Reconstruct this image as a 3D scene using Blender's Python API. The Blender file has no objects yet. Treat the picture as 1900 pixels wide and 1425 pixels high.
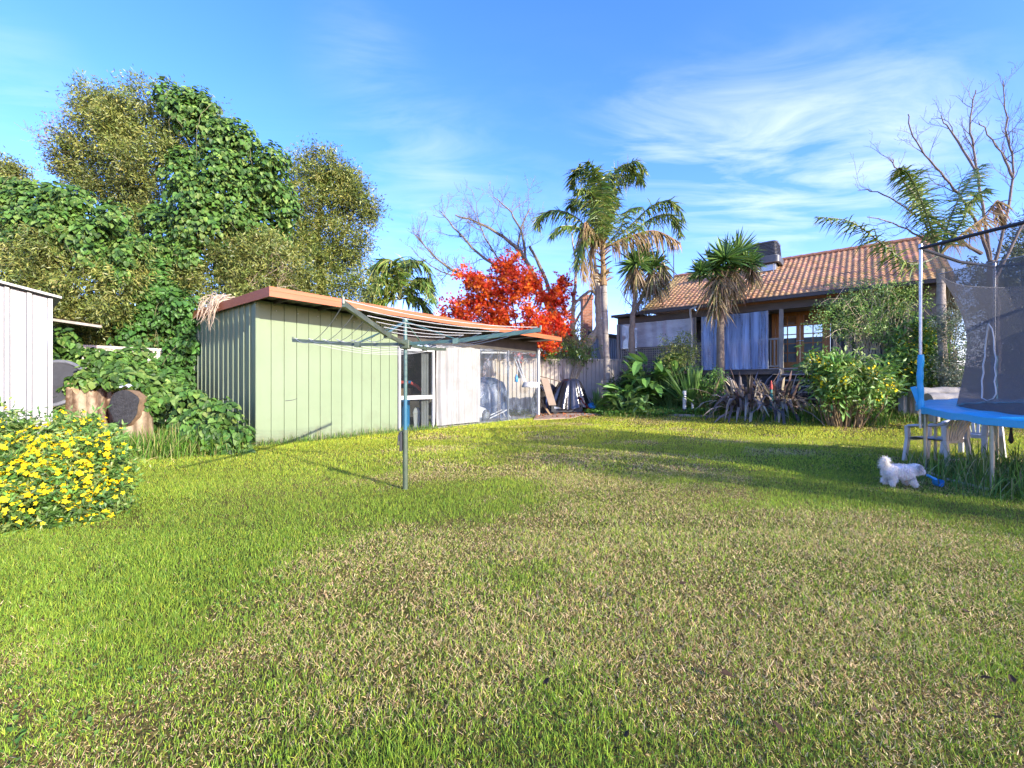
import bpy, math, random
import numpy as np
from mathutils import Vector, Matrix
R = math.radians
rng = np.random.default_rng(7)
random.seed(7)
SC = bpy.context.scene
COL = SC.collection
F = 810.0; CX = 950.0; CY = 712.5; HC = 1.2          # focal length in photo pixels, centre, eye height
def at(px, py, Y):                                   # a point of the photo at depth Y
    return np.array([(px-CX)/F*Y, Y, HC+(CY-py)/F*Y])
def gz(x, y):                                        # the ground rises gently towards the house
    u = 0.643*x+0.766*y
    t = np.clip(u-11.0, 0, 5.0)
    left = np.clip((-x-5.5)/3.0, 0, 1)*np.clip((y-7.5)/3.0, 0, 1)*0.12
    return np.where(t < 4.9, 0.0206*t*t, 0.0206*4.9*4.9) + left
def gzf(x, y): return float(gz(np.array(float(x)), np.array(float(y))))

# ---------------------------------------------------------------- materials
def _nodes(name):
    m = bpy.data.materials.new(name); m.use_nodes = True
    nt = m.node_tree
    for n in list(nt.nodes): nt.nodes.remove(n)
    return m, nt, nt.nodes.new('ShaderNodeOutputMaterial')
def pmat(name, c, rough=.6, c2=None, scale=4., var=.12, bump=0., bscale=60., metal=0., stretch=(1,1,1), spec=.5, contrast=(.35,.65), dirt=None, dscale=1.5):
    m, nt, out = _nodes(name); N = nt.nodes.new; L = nt.links.new
    b = N('ShaderNodeBsdfPrincipled'); b.inputs['Roughness'].default_value = rough
    b.inputs['Metallic'].default_value = metal; b.inputs['Specular IOR Level'].default_value = spec
    tc = N('ShaderNodeTexCoord'); mp = N('ShaderNodeMapping'); mp.inputs['Scale'].default_value = stretch
    L(tc.outputs['Object'], mp.inputs['Vector'])
    no = N('ShaderNodeTexNoise'); no.inputs['Scale'].default_value = scale; no.inputs['Detail'].default_value = 8; no.inputs['Roughness'].default_value = .65
    L(mp.outputs[0], no.inputs['Vector'])
    ra = N('ShaderNodeValToRGB'); ra.color_ramp.elements[0].position = contrast[0]; ra.color_ramp.elements[1].position = contrast[1]
    if c2 is None: c2 = tuple(max(0, x*(1-2*var)) for x in c)
    ra.color_ramp.elements[0].color = (*c2, 1); ra.color_ramp.elements[1].color = (*c, 1)
    L(no.outputs['Fac'], ra.inputs['Fac'])
    last = ra.outputs['Color']
    if dirt is not None:
        n2 = N('ShaderNodeTexNoise'); n2.inputs['Scale'].default_value = dscale; n2.inputs['Detail'].default_value = 10; n2.inputs['Roughness'].default_value = .75
        L(tc.outputs['Object'], n2.inputs['Vector'])
        r2 = N('ShaderNodeValToRGB'); r2.color_ramp.elements[0].position = .52; r2.color_ramp.elements[1].position = .75
        r2.color_ramp.elements[0].color = (0,0,0,1); r2.color_ramp.elements[1].color = (.8,.8,.8,1)
        L(n2.outputs['Fac'], r2.inputs['Fac'])
        mx = N('ShaderNodeMix'); mx.data_type = 'RGBA'; mx.inputs['B'].default_value = (*dirt, 1)
        L(r2.outputs['Color'], mx.inputs['Factor']); L(last, mx.inputs['A']); last = mx.outputs['Result']
    L(last, b.inputs['Base Color'])
    if bump:
        n3 = N('ShaderNodeTexNoise'); n3.inputs['Scale'].default_value = bscale; n3.inputs['Detail'].default_value = 6
        L(mp.outputs[0], n3.inputs['Vector'])
        bp = N('ShaderNodeBump'); bp.inputs['Strength'].default_value = bump; bp.inputs['Distance'].default_value = .02
        L(n3.outputs['Fac'], bp.inputs['Height']); L(bp.outputs[0], b.inputs['Normal'])
    L(b.outputs[0], out.inputs['Surface'])
    return m
def leafmat(name, rough=.45, trans=.3, spec=.4, tint=(1,1,1)):
    m, nt, out = _nodes(name); N = nt.nodes.new; L = nt.links.new
    a = N('ShaderNodeAttribute'); a.attribute_name = 'col'
    b = N('ShaderNodeBsdfPrincipled'); b.inputs['Roughness'].default_value = rough; b.inputs['Specular IOR Level'].default_value = spec
    t = N('ShaderNodeBsdfTranslucent'); mx = N('ShaderNodeMixShader'); mx.inputs[0].default_value = trans
    g = N('ShaderNodeMix'); g.data_type = 'RGBA'; g.blend_type = 'MULTIPLY'; g.inputs['Factor'].default_value = 1; g.inputs['B'].default_value = (*tint, 1)
    L(a.outputs['Color'], g.inputs['A'])
    L(g.outputs['Result'], b.inputs['Base Color']); L(g.outputs['Result'], t.inputs['Color'])
    L(b.outputs[0], mx.inputs[1]); L(t.outputs[0], mx.inputs[2]); L(mx.outputs[0], out.inputs['Surface'])
    return m
def attrmat(name, rough=.7, bump=.3, bscale=40, spec=.3, nscale=9, nvar=.35):
    m, nt, out = _nodes(name); N = nt.nodes.new; L = nt.links.new
    a = N('ShaderNodeAttribute'); a.attribute_name = 'col'
    b = N('ShaderNodeBsdfPrincipled'); b.inputs['Roughness'].default_value = rough; b.inputs['Specular IOR Level'].default_value = spec
    tc = N('ShaderNodeTexCoord'); no = N('ShaderNodeTexNoise'); no.inputs['Scale'].default_value = nscale; no.inputs['Detail'].default_value = 8; no.inputs['Roughness'].default_value = .7
    L(tc.outputs['Object'], no.inputs['Vector'])
    mr = N('ShaderNodeMapRange'); mr.inputs['From Min'].default_value = .3; mr.inputs['From Max'].default_value = .7
    mr.inputs['To Min'].default_value = 1-nvar; mr.inputs['To Max'].default_value = 1+nvar*.6
    L(no.outputs['Fac'], mr.inputs['Value'])
    g = N('ShaderNodeMix'); g.data_type = 'RGBA'; g.blend_type = 'MULTIPLY'; g.inputs['Factor'].default_value = 1
    L(a.outputs['Color'], g.inputs['A']); L(mr.outputs[0], g.inputs['B']); L(g.outputs['Result'], b.inputs['Base Color'])
    n3 = N('ShaderNodeTexNoise'); n3.inputs['Scale'].default_value = bscale; L(tc.outputs['Object'], n3.inputs['Vector'])
    bp = N('ShaderNodeBump'); bp.inputs['Strength'].default_value = bump; bp.inputs['Distance'].default_value = .02
    L(n3.outputs['Fac'], bp.inputs['Height']); L(bp.outputs[0], b.inputs['Normal']); L(b.outputs[0], out.inputs['Surface'])
    return m
def sheetmat(name, see, tint, rough=.15, body=(.5,.55,.6), bodyamt=.35, wscale=3., wstretch=(1,1,1), bump=.5, streak=None):
    """clear plastic sheet or net: part see-through, part gloss, part hazy body"""
    m, nt, out = _nodes(name); N = nt.nodes.new; L = nt.links.new
    tr = N('ShaderNodeBsdfTransparent'); tr.inputs['Color'].default_value = (*tint, 1)
    b = N('ShaderNodeBsdfPrincipled'); b.inputs['Base Color'].default_value = (*body, 1); b.inputs['Roughness'].default_value = rough
    tc = N('ShaderNodeTexCoord'); mp = N('ShaderNodeMapping'); mp.inputs['Scale'].default_value = wstretch
    L(tc.outputs['Object'], mp.inputs['Vector'])
    no = N('ShaderNodeTexNoise'); no.inputs['Scale'].default_value = wscale; no.inputs['Detail'].default_value = 5; no.inputs['Distortion'].default_value = .6
    L(mp.outputs[0], no.inputs['Vector'])
    bp = N('ShaderNodeBump'); bp.inputs['Strength'].default_value = bump; bp.inputs['Distance'].default_value = .05
    L(no.outputs['Fac'], bp.inputs['Height']); L(bp.outputs[0], b.inputs['Normal'])
    mx = N('ShaderNodeMixShader')
    if streak:
        ra = N('ShaderNodeValToRGB'); ra.color_ramp.elements[0].position = streak[0]; ra.color_ramp.elements[1].position = streak[1]
        ra.color_ramp.elements[0].color = (1-see,)*3+(1,); ra.color_ramp.elements[1].color = (min(1, 1-see+streak[2]),)*3+(1,)
        n2 = N('ShaderNodeTexNoise'); n2.inputs['Scale'].default_value = wscale*2.3; n2.inputs['Detail'].default_value = 9; n2.inputs['Roughness'].default_value = .7
        L(mp.outputs[0], n2.inputs['Vector']); L(n2.outputs['Fac'], ra.inputs['Fac']); L(ra.outputs['Color'], mx.inputs[0])
    else: mx.inputs[0].default_value = 1-see
    L(tr.outputs[0], mx.inputs[1]); L(b.outputs[0], mx.inputs[2]); L(mx.outputs[0], out.inputs['Surface'])
    return m

# ---------------------------------------------------------------- geometry collector
class G:
    def __init__(s): s.V = []; s.I = []; s.C = []; s.K = []; s.n = 0; s.usecol = False
    def add(s, V, idx, cnt, col=None):
        V = np.asarray(V, float).reshape(-1, 3)
        s.V.append(V); s.I.append(np.asarray(idx, np.int64)+s.n); s.C.append(np.asarray(cnt, np.int64)); s.n += len(V)
        if col is None: k = np.ones((len(V), 3))
        else:
            s.usecol = True; k = np.broadcast_to(np.asarray(col, float), (len(V), 3))
        s.K.append(k); return s
    def faces(s, V, faces, col=None):
        return s.add(V, [i for f in faces for i in f], [len(f) for f in faces], col)
    def box(s, lo, hi, col=None, M=None):
        x0, y0, z0 = lo; x1, y1, z1 = hi
        V = np.array([(x0,y0,z0),(x1,y0,z0),(x1,y1,z0),(x0,y1,z0),(x0,y0,z1),(x1,y0,z1),(x1,y1,z1),(x0,y1,z1)], float)
        if M is not None: V = V@np.array(M)[:3,:3].T+np.array(M)[:3,3]
        return s.faces(V, [(0,3,2,1),(4,5,6,7),(0,1,5,4),(1,2,6,5),(2,3,7,6),(3,0,4,7)], col)
    def bar(s, a, b, w, h, col=None, up=(0,0,1)):     # rectangular bar from a to b
        a = np.array(a, float); b = np.array(b, float); d = b-a; l = np.linalg.norm(d); d /= l
        u = np.array(up, float); sd = np.cross(d, u)
        if np.linalg.norm(sd) < 1e-4: sd = np.cross(d, (1,0,0))
        sd /= np.linalg.norm(sd); u = np.cross(sd, d)
        V = [a+sd*i*w/2+u*j*h/2 for i, j in ((-1,-1),(1,-1),(1,1),(-1,1))]+[b+sd*i*w/2+u*j*h/2 for i, j in ((-1,-1),(1,-1),(1,1),(-1,1))]
        return s.faces(V, [(0,1,2,3),(7,6,5,4),(0,4,5,1),(1,5,6,2),(2,6,7,3),(3,7,4,0)], col)
    def tube(s, P, r, n=8, col=None, cap=True, flat=1.0):
        P = np.asarray(P, float); m = len(P); r = np.broadcast_to(np.asarray(r, float), (m,))
        T = np.gradient(P, axis=0); T /= np.linalg.norm(T, axis=1)[:, None]+1e-12
        u = np.cross(T[0], (0,0,1.)); 
        if np.linalg.norm(u) < 1e-3: u = np.cross(T[0], (1.,0,0))
        a = np.arange(n)*2*np.pi/n; rings = []
        for i in range(m):
            u = u-T[i]*np.dot(u, T[i]); u /= np.linalg.norm(u)+1e-12; v = np.cross(T[i], u)
            rings.append(P[i]+r[i]*(np.cos(a)[:, None]*u+flat*np.sin(a)[:, None]*v))
        V = np.concatenate(rings); f = []
        for i in range(m-1):
            for j in range(n):
                k = (j+1) % n; f.append((i*n+j, i*n+k, (i+1)*n+k, (i+1)*n+j))
        if cap: f.append(tuple(range(n-1, -1, -1))); f.append(tuple(range((m-1)*n, m*n)))
        c = col
        if col is not None and np.ndim(col) == 2: c = np.repeat(np.asarray(col), n, axis=0)
        return s.faces(V, f, c)
    def lathe(s, prof, c=(0,0,0), n=24, col=None, ax=None):
        prof = np.asarray(prof, float); a = np.arange(n)*2*np.pi/n; V = []
        for r, z in prof: V.append(np.stack([r*np.cos(a), r*np.sin(a), np.full(n, z)], 1))
        V = np.concatenate(V)
        if ax is not None: V = V@np.array(ax, float).T
        V = V+np.array(c); m = len(prof); f = []
        for i in range(m-1):
            for j in range(n): k = (j+1) % n; f.append((i*n+j, i*n+k, (i+1)*n+k, (i+1)*n+j))
        if prof[0][0] > 1e-6: f.append(tuple(range(n-1, -1, -1)))
        if prof[-1][0] > 1e-6: f.append(tuple(range((m-1)*n, m*n)))
        return s.faces(V, f, col)
    def grid(s, X, col=None, closed=False):            # X (m,n,3)
        X = np.asarray(X, float); m, n = X.shape[:2]
        i, j = np.meshgrid(np.arange(m-1), np.arange(n if closed else n-1), indexing='ij'); k = (j+1) % n
        idx = np.stack([i*n+j, i*n+k, (i+1)*n+k, (i+1)*n+j], -1).reshape(-1)
        c = None if col is None else np.broadcast_to(col, X.shape).reshape(-1, 3)
        return s.add(X.reshape(-1, 3), idx, np.full(len(idx)//4, 4), c)
    def ball(s, c, r, n=12, col=None, rough=0.):
        prof = [(max(1e-7, math.sin(t)), -math.cos(t)) for t in np.linspace(0, math.pi, n//2+2)]
        g = G(); g.lathe(prof, n=n); V = np.concatenate(g.V)
        if rough: V = V*(1+rough*rng.normal(size=(len(V), 1)))
        return s.add(V*np.asarray(r)+np.asarray(c), np.concatenate(g.I), np.concatenate(g.C), col)
    def leaves(s, P, D, N, L, W, col, shape='oval', bend=0.):
        V0, fc = SHAPES[shape]; n = len(P); k = len(V0)
        if n == 0: return s
        P = np.asarray(P, float); D = D/(np.linalg.norm(D, axis=1)[:, None]+1e-9)
        S = np.cross(N, D); S /= np.linalg.norm(S, axis=1)[:, None]+1e-9; N2 = np.cross(D, S)
        L = np.broadcast_to(np.asarray(L, float), (n,)); W = np.broadcast_to(np.asarray(W, float), (n,)); B = np.broadcast_to(np.asarray(bend, float), (n,))
        V = P[:, None]+V0[None, :, 0, None]*(L[:, None, None]*D[:, None])+V0[None, :, 1, None]*(W[:, None, None]*S[:, None])+V0[None, :, 2, None]*(W[:, None, None]*N2[:, None])
        V[:, :, 2] -= (B*L)[:, None]*V0[None, :, 0]**2
        fi = np.array([i for f in fc for i in f]); idx = (np.arange(n)[:, None]*k+fi[None]).reshape(-1)
        cnt = np.tile([len(f) for f in fc], n)
        return s.add(V.reshape(-1, 3), idx, cnt, np.repeat(np.broadcast_to(col, (n, 3)), k, axis=0))
    def build(s, name, mat, parent=None, smooth=False, sharp=None, bevel=0, rel=None):
        V = np.concatenate(s.V); I = np.concatenate(s.I); C = np.concatenate(s.C)
        if rel is not None: V = V-np.asarray(rel)
        me = bpy.data.meshes.new(name); me.vertices.add(len(V)); me.vertices.foreach_set('co', V.astype(np.float32).ravel())
        me.loops.add(len(I)); me.loops.foreach_set('vertex_index', I.astype(np.int32))
        me.polygons.add(len(C)); st = np.concatenate([[0], np.cumsum(C)[:-1]]); me.polygons.foreach_set('loop_start', st.astype(np.int32))
        me.update(calc_edges=True); me.validate()
        if s.usecol:
            K = np.concatenate(s.K); at_ = me.attributes.new('col', 'FLOAT_COLOR', 'POINT')
            at_.data.foreach_set('color', np.concatenate([K, np.ones((len(K), 1))], 1).astype(np.float32).ravel())
        if not smooth: me.polygons.foreach_set('use_smooth', np.zeros(len(C), bool))
        else:
            me.polygons.foreach_set('use_smooth', np.ones(len(C), bool)); me.set_sharp_from_angle(angle=R(sharp or 40))
        o = bpy.data.objects.new(name, me); COL.objects.link(o)
        if mat: me.materials.append(mat)
        if parent: o.parent = parent
        if bevel:
            b = o.modifiers.new('bevel', 'BEVEL'); b.width = bevel; b.segments = 2; b.limit_method = 'ANGLE'
        return o
def _a(l): return np.array(l, float)
SHAPES = {
 'oval': (_a([(0,0,0),(.42,-.5,.1),(.5,0,-.06),(.42,.5,.1),(1,0,-.12)]), [(0,2,4,1),(0,3,4,2)]),
 'heart': (_a([(0,0,0),(-.12,-.3,.03),(.25,-.52,.12),(.7,-.3,.05),(1,0,-.15),(.7,.3,.05),(.25,.52,.12),(-.12,.3,.03),(.45,0,-.06)]), [(0,8,2,1),(8,4,3,2),(0,7,6,8),(8,6,5,4)]),
 'thin': (_a([(0,0,0),(.45,-.5,0),(1,0,0),(.45,.5,0)]), [(0,1,2,3)]),
 'blade': (_a([(0,-.5,0),(0,.5,0),(.55,-.4,0),(.55,.4,0),(1,0,0)]), [(0,2,3,1),(2,4,3)]),
 'tri': (_a([(0,-.5,0),(0,.5,0),(1,0,0)]), [(0,2,1)]),
 'strap': (_a([(0,-.4,0),(0,.4,0),(.25,-.5,.1),(.25,.5,.1),(.25,0,-.1),(.5,-.5,.1),(.5,.5,.1),(.5,0,-.1),(.75,-.4,.06),(.75,.4,.06),(.75,0,-.06),(1,0,0)]),
           [(0,4,2),(0,1,4),(1,3,4),(2,4,7,5),(4,3,6,7),(5,7,10,8),(7,6,9,10),(8,10,11),(10,9,11)]),
 'star': (_a([(math.cos(i*math.pi/5)*(.5 if i % 2 == 0 else .28), math.sin(i*math.pi/5)*(.5 if i % 2 == 0 else .28), 0.06 if i % 2 == 0 else 0) for i in range(10)]), [tuple(range(10))]),
 'palm5': (_a([(0,0,0),(.35,-.55,.05),(.3,-.2,0),(.75,-.4,0),(.45,-.1,0),(1,0,-.1),(.45,.1,0),(.75,.4,0),(.3,.2,0),(.35,.55,.05)]), [(0,2,1),(0,4,3,2),(0,6,5,4),(0,8,7,6),(0,9,8)]),
}
def unit(v): return v/(np.linalg.norm(v, axis=-1, keepdims=True)+1e-9)
def rdir(n): return unit(rng.normal(size=(n, 3)))
def mixcol(n, cols, w=None, jit=.15):
    cols = np.array(cols); i = rng.choice(len(cols), n, p=w)
    return np.clip(cols[i]*(1+jit*rng.normal(size=(n, 1)))*(1+.05*rng.normal(size=(n, 3))), 0.002, 1)
def vnoise(P, scale, seed=0):                           # cheap smooth value noise in [0,1]
    r = np.random.default_rng(seed); k = r.normal(size=(9, P.shape[1]))/scale; ph = r.uniform(0, 6.28, 9)
    return .5+.5*np.sin(P@k.T+ph).sum(1)/4.2

# ---------------------------------------------------------------- objects
def tag(o, label=None, cat=None, group=None, kind=None):
    if label: o['label'] = label
    if cat: o['category'] = cat
    if group: o['group'] = group
    if kind: o['kind'] = kind
    return o
def thing(name, label, cat, loc=(0,0,0), rz=0, group=None):
    o = bpy.data.objects.new(name, None); COL.objects.link(o); o.location = tuple(float(v) for v in loc); o.rotation_euler = (0,0,rz)
    o.empty_display_size = .1
    return tag(o, label, cat, group)
def copy_tree(o, parent=None):
    c = o.copy(); COL.objects.link(c)
    if parent: c.parent = parent
    for ch in list(o.children): copy_tree(ch, c)
    return c
# ================================================================ materials shared
M = {}
M['leaf'] = leafmat('leaf', .42, .28); M['vine'] = leafmat('vine_leaf', .5, .25, .32); M['petal'] = leafmat('petal', .6, .35, .2)
M['grass'] = leafmat('grass_blade', .5, .38, .3); M['frond'] = leafmat('palm_leaf', .4, .2, .5); M['dry'] = leafmat('dry_leaf', .7, .2, .2)
M['maple'] = leafmat('maple_leaf', .5, .45, .3)
M['bark'] = attrmat('bark', .85, .6, 30)
M['timber'] = pmat('weathered_timber', (.33,.30,.25), .8, (.20,.175,.145), 6, bump=.3, bscale=30, stretch=(1,1,.2))
M['white'] = pmat('white_paint', (.54,.54,.53), .45, (.46,.46,.44), 3, bump=.05)
M['dark'] = pmat('dark_paint', (.05,.052,.055), .6, var=.2)
M['steel'] = pmat('galvanised_steel', (.55,.57,.58), .35, (.42,.44,.45), 12, metal=.8)
M['glass'] = sheetmat('window_glass', .82, (.9,.93,.93), .04, (.03,.035,.04), bump=.02)

# ================================================================ ground and lawn
def build_ground():
    xs = np.unique(np.concatenate([np.linspace(-160,-16,19), np.linspace(-16,20,73), np.linspace(20,160,19)]))
    ys = np.unique(np.concatenate([np.linspace(-60,-4,12), np.linspace(-4,24,57), np.linspace(24,260,24)]))
    X, Y = np.meshgrid(xs, ys, indexing='ij'); Z = gz(X, Y)
    g = G(); g.grid(np.stack([X, Y, Z], -1))
    m, nt, out = _nodes('soil_and_thatch'); N = nt.nodes.new; L = nt.links.new
    b = N('ShaderNodeBsdfPrincipled'); b.inputs['Roughness'].default_value = .95; b.inputs['Specular IOR Level'].default_value = .1
    tc = N('ShaderNodeTexCoord'); n1 = N('ShaderNodeTexNoise'); n1.inputs['Scale'].default_value = .5; n1.inputs['Detail'].default_value = 9
    L(tc.outputs['Object'], n1.inputs['Vector']); r1 = N('ShaderNodeValToRGB')
    r1.color_ramp.elements[0].position = .38; r1.color_ramp.elements[1].position = .62
    r1.color_ramp.elements[0].color = (.085,.09,.018,1); r1.color_ramp.elements[1].color = (.17,.125,.045,1)
    L(n1.outputs['Fac'], r1.inputs['Fac'])
    n2 = N('ShaderNodeTexNoise'); n2.inputs['Scale'].default_value = 45; n2.inputs['Detail'].default_value = 8; L(tc.outputs['Object'], n2.inputs['Vector'])
    r2 = N('ShaderNodeValToRGB'); r2.color_ramp.elements[0].position = .35; r2.color_ramp.elements[1].position = .65
    r2.color_ramp.elements[0].color = (.45,.4,.35,1); r2.color_ramp.elements[1].color = (1.3,1.25,1.1,1); L(n2.outputs['Fac'], r2.inputs['Fac'])
    mx = N('ShaderNodeMix'); mx.data_type = 'RGBA'; mx.blend_type = 'MULTIPLY'; mx.inputs['Factor'].default_value = 1
    L(r1.outputs['Color'], mx.inputs['A']); L(r2.outputs['Color'], mx.inputs['B']); L(mx.outputs['Result'], b.inputs['Base Color'])
    bp = N('ShaderNodeBump'); bp.inputs['Strength'].default_value = .8; bp.inputs['Distance'].default_value = .03; L(n2.outputs['Fac'], bp.inputs['Height']); L(bp.outputs[0], b.inputs['Normal'])
    L(b.outputs[0], out.inputs['Surface'])
    tag(g.build('ground', m, smooth=True), kind='structure')
build_ground()

SHED_O = np.array([-4.92, 8.42]); SHED_A = R(50.2)
HOUSE_O = np.array([8.77, 14.2]); HOUSE_A = R(-39.8)
def inshed(x, y):
    dx, dy = x-SHED_O[0], y-SHED_O[1]; c, s = math.cos(SHED_A), math.sin(SHED_A)
    return (dx*c+dy*s > -.02) & (dx*c+dy*s < 9.2) & (-dx*s+dy*c > -.02) & (-dx*s+dy*c < 4.2)
def lawn_dry(x, y):
    P = np.stack([x, y], 1)
    d = .75*vnoise(P, 1.1, 3)+.55*vnoise(P, .35, 5)+.3*vnoise(P, .12, 9)-.35
    d += .55*np.exp(-(((x-.6)/1.5)**2+((y-3.0)/1.1)**2))+.30*np.exp(-(((x-1.0)/2.6)**2+((y-6.0)/2.2)**2))
    d += .35*np.exp(-(((x+.9)/.9)**2+((y-2.5)/.7)**2))+.45*np.exp(-(((x-2.6)/1.8)**2+((y-3.4)/.7)**2))
    d += .6*np.exp(-(((x-.9)/.6)**2+((y-9.6)/.5)**2))+.2*np.exp(-((x-1)/4.)**2-((y-10)/3.)**2)
    d -= .4*np.exp(-(((x+.9)/.9)**2+((y-4.3)/.8)**2))+.35*np.exp(-((x+4)/1.5)**2)+.25*np.exp(-(((x-5)/1.5)**2+((y-5)/2)**2))
    return np.clip(d, 0, 1.1)
def build_lawn():
    bands = [(1.15,2.2,27000,.034,.0025),(2.2,3.6,17000,.038,.0030),(3.6,6.0,8500,.042,.0043),(6.0,9.5,3200,.05,.008),(9.5,17.5,1500,.055,.012)]
    g = G()
    for y0, y1, dens, hl, w in bands:
        xm = 1.22*y1+.3; n = int(dens*2*xm*(y1-y0))
        x = rng.uniform(-xm, xm, n); y = rng.uniform(y0, y1, n)
        keep = (np.abs(x) < 1.2*y+.3) & ~inshed(x, y) & (0.643*x+.766*y < 14.6+.25*np.sin(x*3))
        clump = vnoise(np.stack([x, y], 1), .05, 21)
        keep &= rng.uniform(0, 1, n) < .55+.6*clump
        x, y = x[keep], y[keep]; n = len(x)
        dry = lawn_dry(x, y); isdry = rng.uniform(0, 1, n) < np.clip((dry-.50)*1.55+.10, .03, .68)
        shade = vnoise(np.stack([x, y], 1), .6, 31)
        gcol = mixcol(n, [(.122,.200,.022),(.175,.248,.025),(.075,.142,.018),(.245,.285,.034)], [.35,.35,.15,.15], .16)
        gcol *= (1.6+.35*np.clip((y-5)/6, 0, 1))[:, None]*1.0*(0.85+.3*shade)[:, None]
        far = np.clip((y-4)/6, 0, 1)[:, None]
        gcol = gcol*(1-far*np.array([-.55, -.2, 0.]))
        dcol = mixcol(n, [(.76,.57,.28),(.64,.47,.22),(.84,.67,.37),(.34,.22,.09)], [.4,.3,.18,.12], .15)
        c = np.where(isdry[:, None], dcol, gcol)
        az = rng.uniform(0, 6.28, n); tilt = np.abs(rng.normal(0, .55, n)); tilt = np.where(isdry, tilt+.45, tilt)
        D = np.stack([np.sin(tilt)*np.cos(az), np.sin(tilt)*np.sin(az), np.cos(tilt)], 1)
        Nn = np.stack([np.cos(az+1.6)*.3+rng.normal(0,.4,n), np.sin(az+1.6)*.3+rng.normal(0,.4,n), rng.normal(0,.4,n)], 1)
        L = hl*rng.uniform(.55, 1.35, n)*np.where(isdry, .8, 1.0)
        tall = vnoise(np.stack([x, y], 1), .28, 77); L *= .75+.6*np.clip(tall, 0, 1)
        P = np.stack([x, y, gz(x, y)-.004], 1)
        g.leaves(P, D, Nn, L, w*rng.uniform(.7, 1.3, n), c, 'blade' if y1 < 4 else 'tri', bend=rng.uniform(.0, .35, n))
    tag(g.build('lawn_grass', M['grass']), kind='stuff')
build_lawn()

def lawn_weeds():
    g = G(); n = 5200; y = 1.3+5.2*rng.uniform(0, 1, n)**1.5; x = rng.uniform(-1, 1, n)*1.2*y; P2 = np.stack([x, y], 1); k = (vnoise(P2, .55, 55) > .62) & (rng.uniform(size=n) < .8) & (lawn_dry(x, y) < .75); x, y = x[k], y[k]; n = len(x)
    g.leaves(np.stack([x, y, rng.uniform(.008, .03, n)], 1), unit(rng.normal(size=(n, 3))*np.array([1,1,.35])), unit(np.array([0,0,1.])+.35*rng.normal(size=(n, 3))), rng.uniform(.012, .03, n), rng.uniform(.01, .022, n), mixcol(n, [(.10,.21,.03),(.14,.27,.045),(.07,.15,.025)]), 'oval')
    tag(g.build('lawn_weeds', M['grass']), kind='stuff')
lawn_weeds()
def grass_patch(name, pts_fn, n, hl, w, cols, seed_d=.9, label=None):
    g = G(); x, y = pts_fn(n); n = len(x)
    k = rng.integers(0, max(6, n//28), n); cx = rng.choice(x, max(6, n//28)); 
    az = rng.uniform(0, 6.28, n); tilt = np.abs(rng.normal(0, .38, n))
    D = np.stack([np.sin(tilt)*np.cos(az), np.sin(tilt)*np.sin(az), np.cos(tilt)], 1)
    Nn = np.stack([np.cos(az+.4), np.sin(az+.4), 0.2+0*az], 1)
    L = hl*rng.uniform(.4, 1.3, n); c = mixcol(n, cols, None, .2)
    g.leaves(np.stack([x, y, gz(x, y)-.01], 1), D, Nn, L, w*rng.uniform(.7, 1.3, n), c, 'strap', bend=rng.uniform(.15, .8, n))
    return tag(g.build(name, M['grass']), label, None, None, 'stuff')
GC = [(.10,.23,.025),(.14,.28,.03),(.07,.17,.02),(.20,.30,.05),(.33,.30,.11)]
def along(a, b, wid):
    a = np.array(a, float); b = np.array(b, float); d = b-a; nrm = np.array([-d[1], d[0]])/np.linalg.norm(d)
    def f(n):
        t = rng.uniform(0, 1, n); o = rng.normal(0, wid, n); p = a+t[:, None]*d+o[:, None]*nrm
        k = ~inshed(p[:, 0], p[:, 1]); return p[k, 0], p[k, 1]
    return f
def blobpts(cx, cy, rx, ry):
    def f(n):
        q = rng.normal(0, .55, (n, 2)); q = q[np.linalg.norm(q, axis=1) < 1.15]
        return cx+rx*q[:, 0], cy+ry*q[:, 1]
    return f
def sh(t, s): c, si = math.cos(SHED_A), math.sin(SHED_A); return np.array([SHED_O[0]+t*c-s*si, SHED_O[1]+t*si+s*c])
def ho(t, s): c, si = math.cos(HOUSE_A), math.sin(HOUSE_A); return np.array([HOUSE_O[0]+t*c-s*si, HOUSE_O[1]+t*si+s*c])
grass_patch('long_grass', along(sh(0,-.08), sh(4.4,-.08), .10), 1500, .24, .008, GC)
grass_patch('long_grass', along(sh(4.4,-.08), sh(9.2,-.1), .08), 700, .13, .008, GC)
grass_patch('long_grass', along((-6.6,6.9), sh(-.3,-.3), .26), 5200, .58, .010, GC)
grass_patch('long_grass', blobpts(6.8, 5.0, 1.7, 1.3), 5600, .50, .009, [(.14,.27,.045),(.19,.32,.06),(.10,.2,.03),(.34,.36,.17)])
grass_patch('long_grass', along((3.2,15.0), ho(-2.0,-2.0), .22), 4200, .26, .013, GC)
grass_patch('long_grass', along(ho(-2.0,-2.0), ho(2.6,-2.2), .30), 6500, .42, .013, GC)
grass_patch('long_grass', along(ho(2.6,-1.5), ho(5.0,-1.4), .45), 2600, .28, .012, GC)
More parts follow.
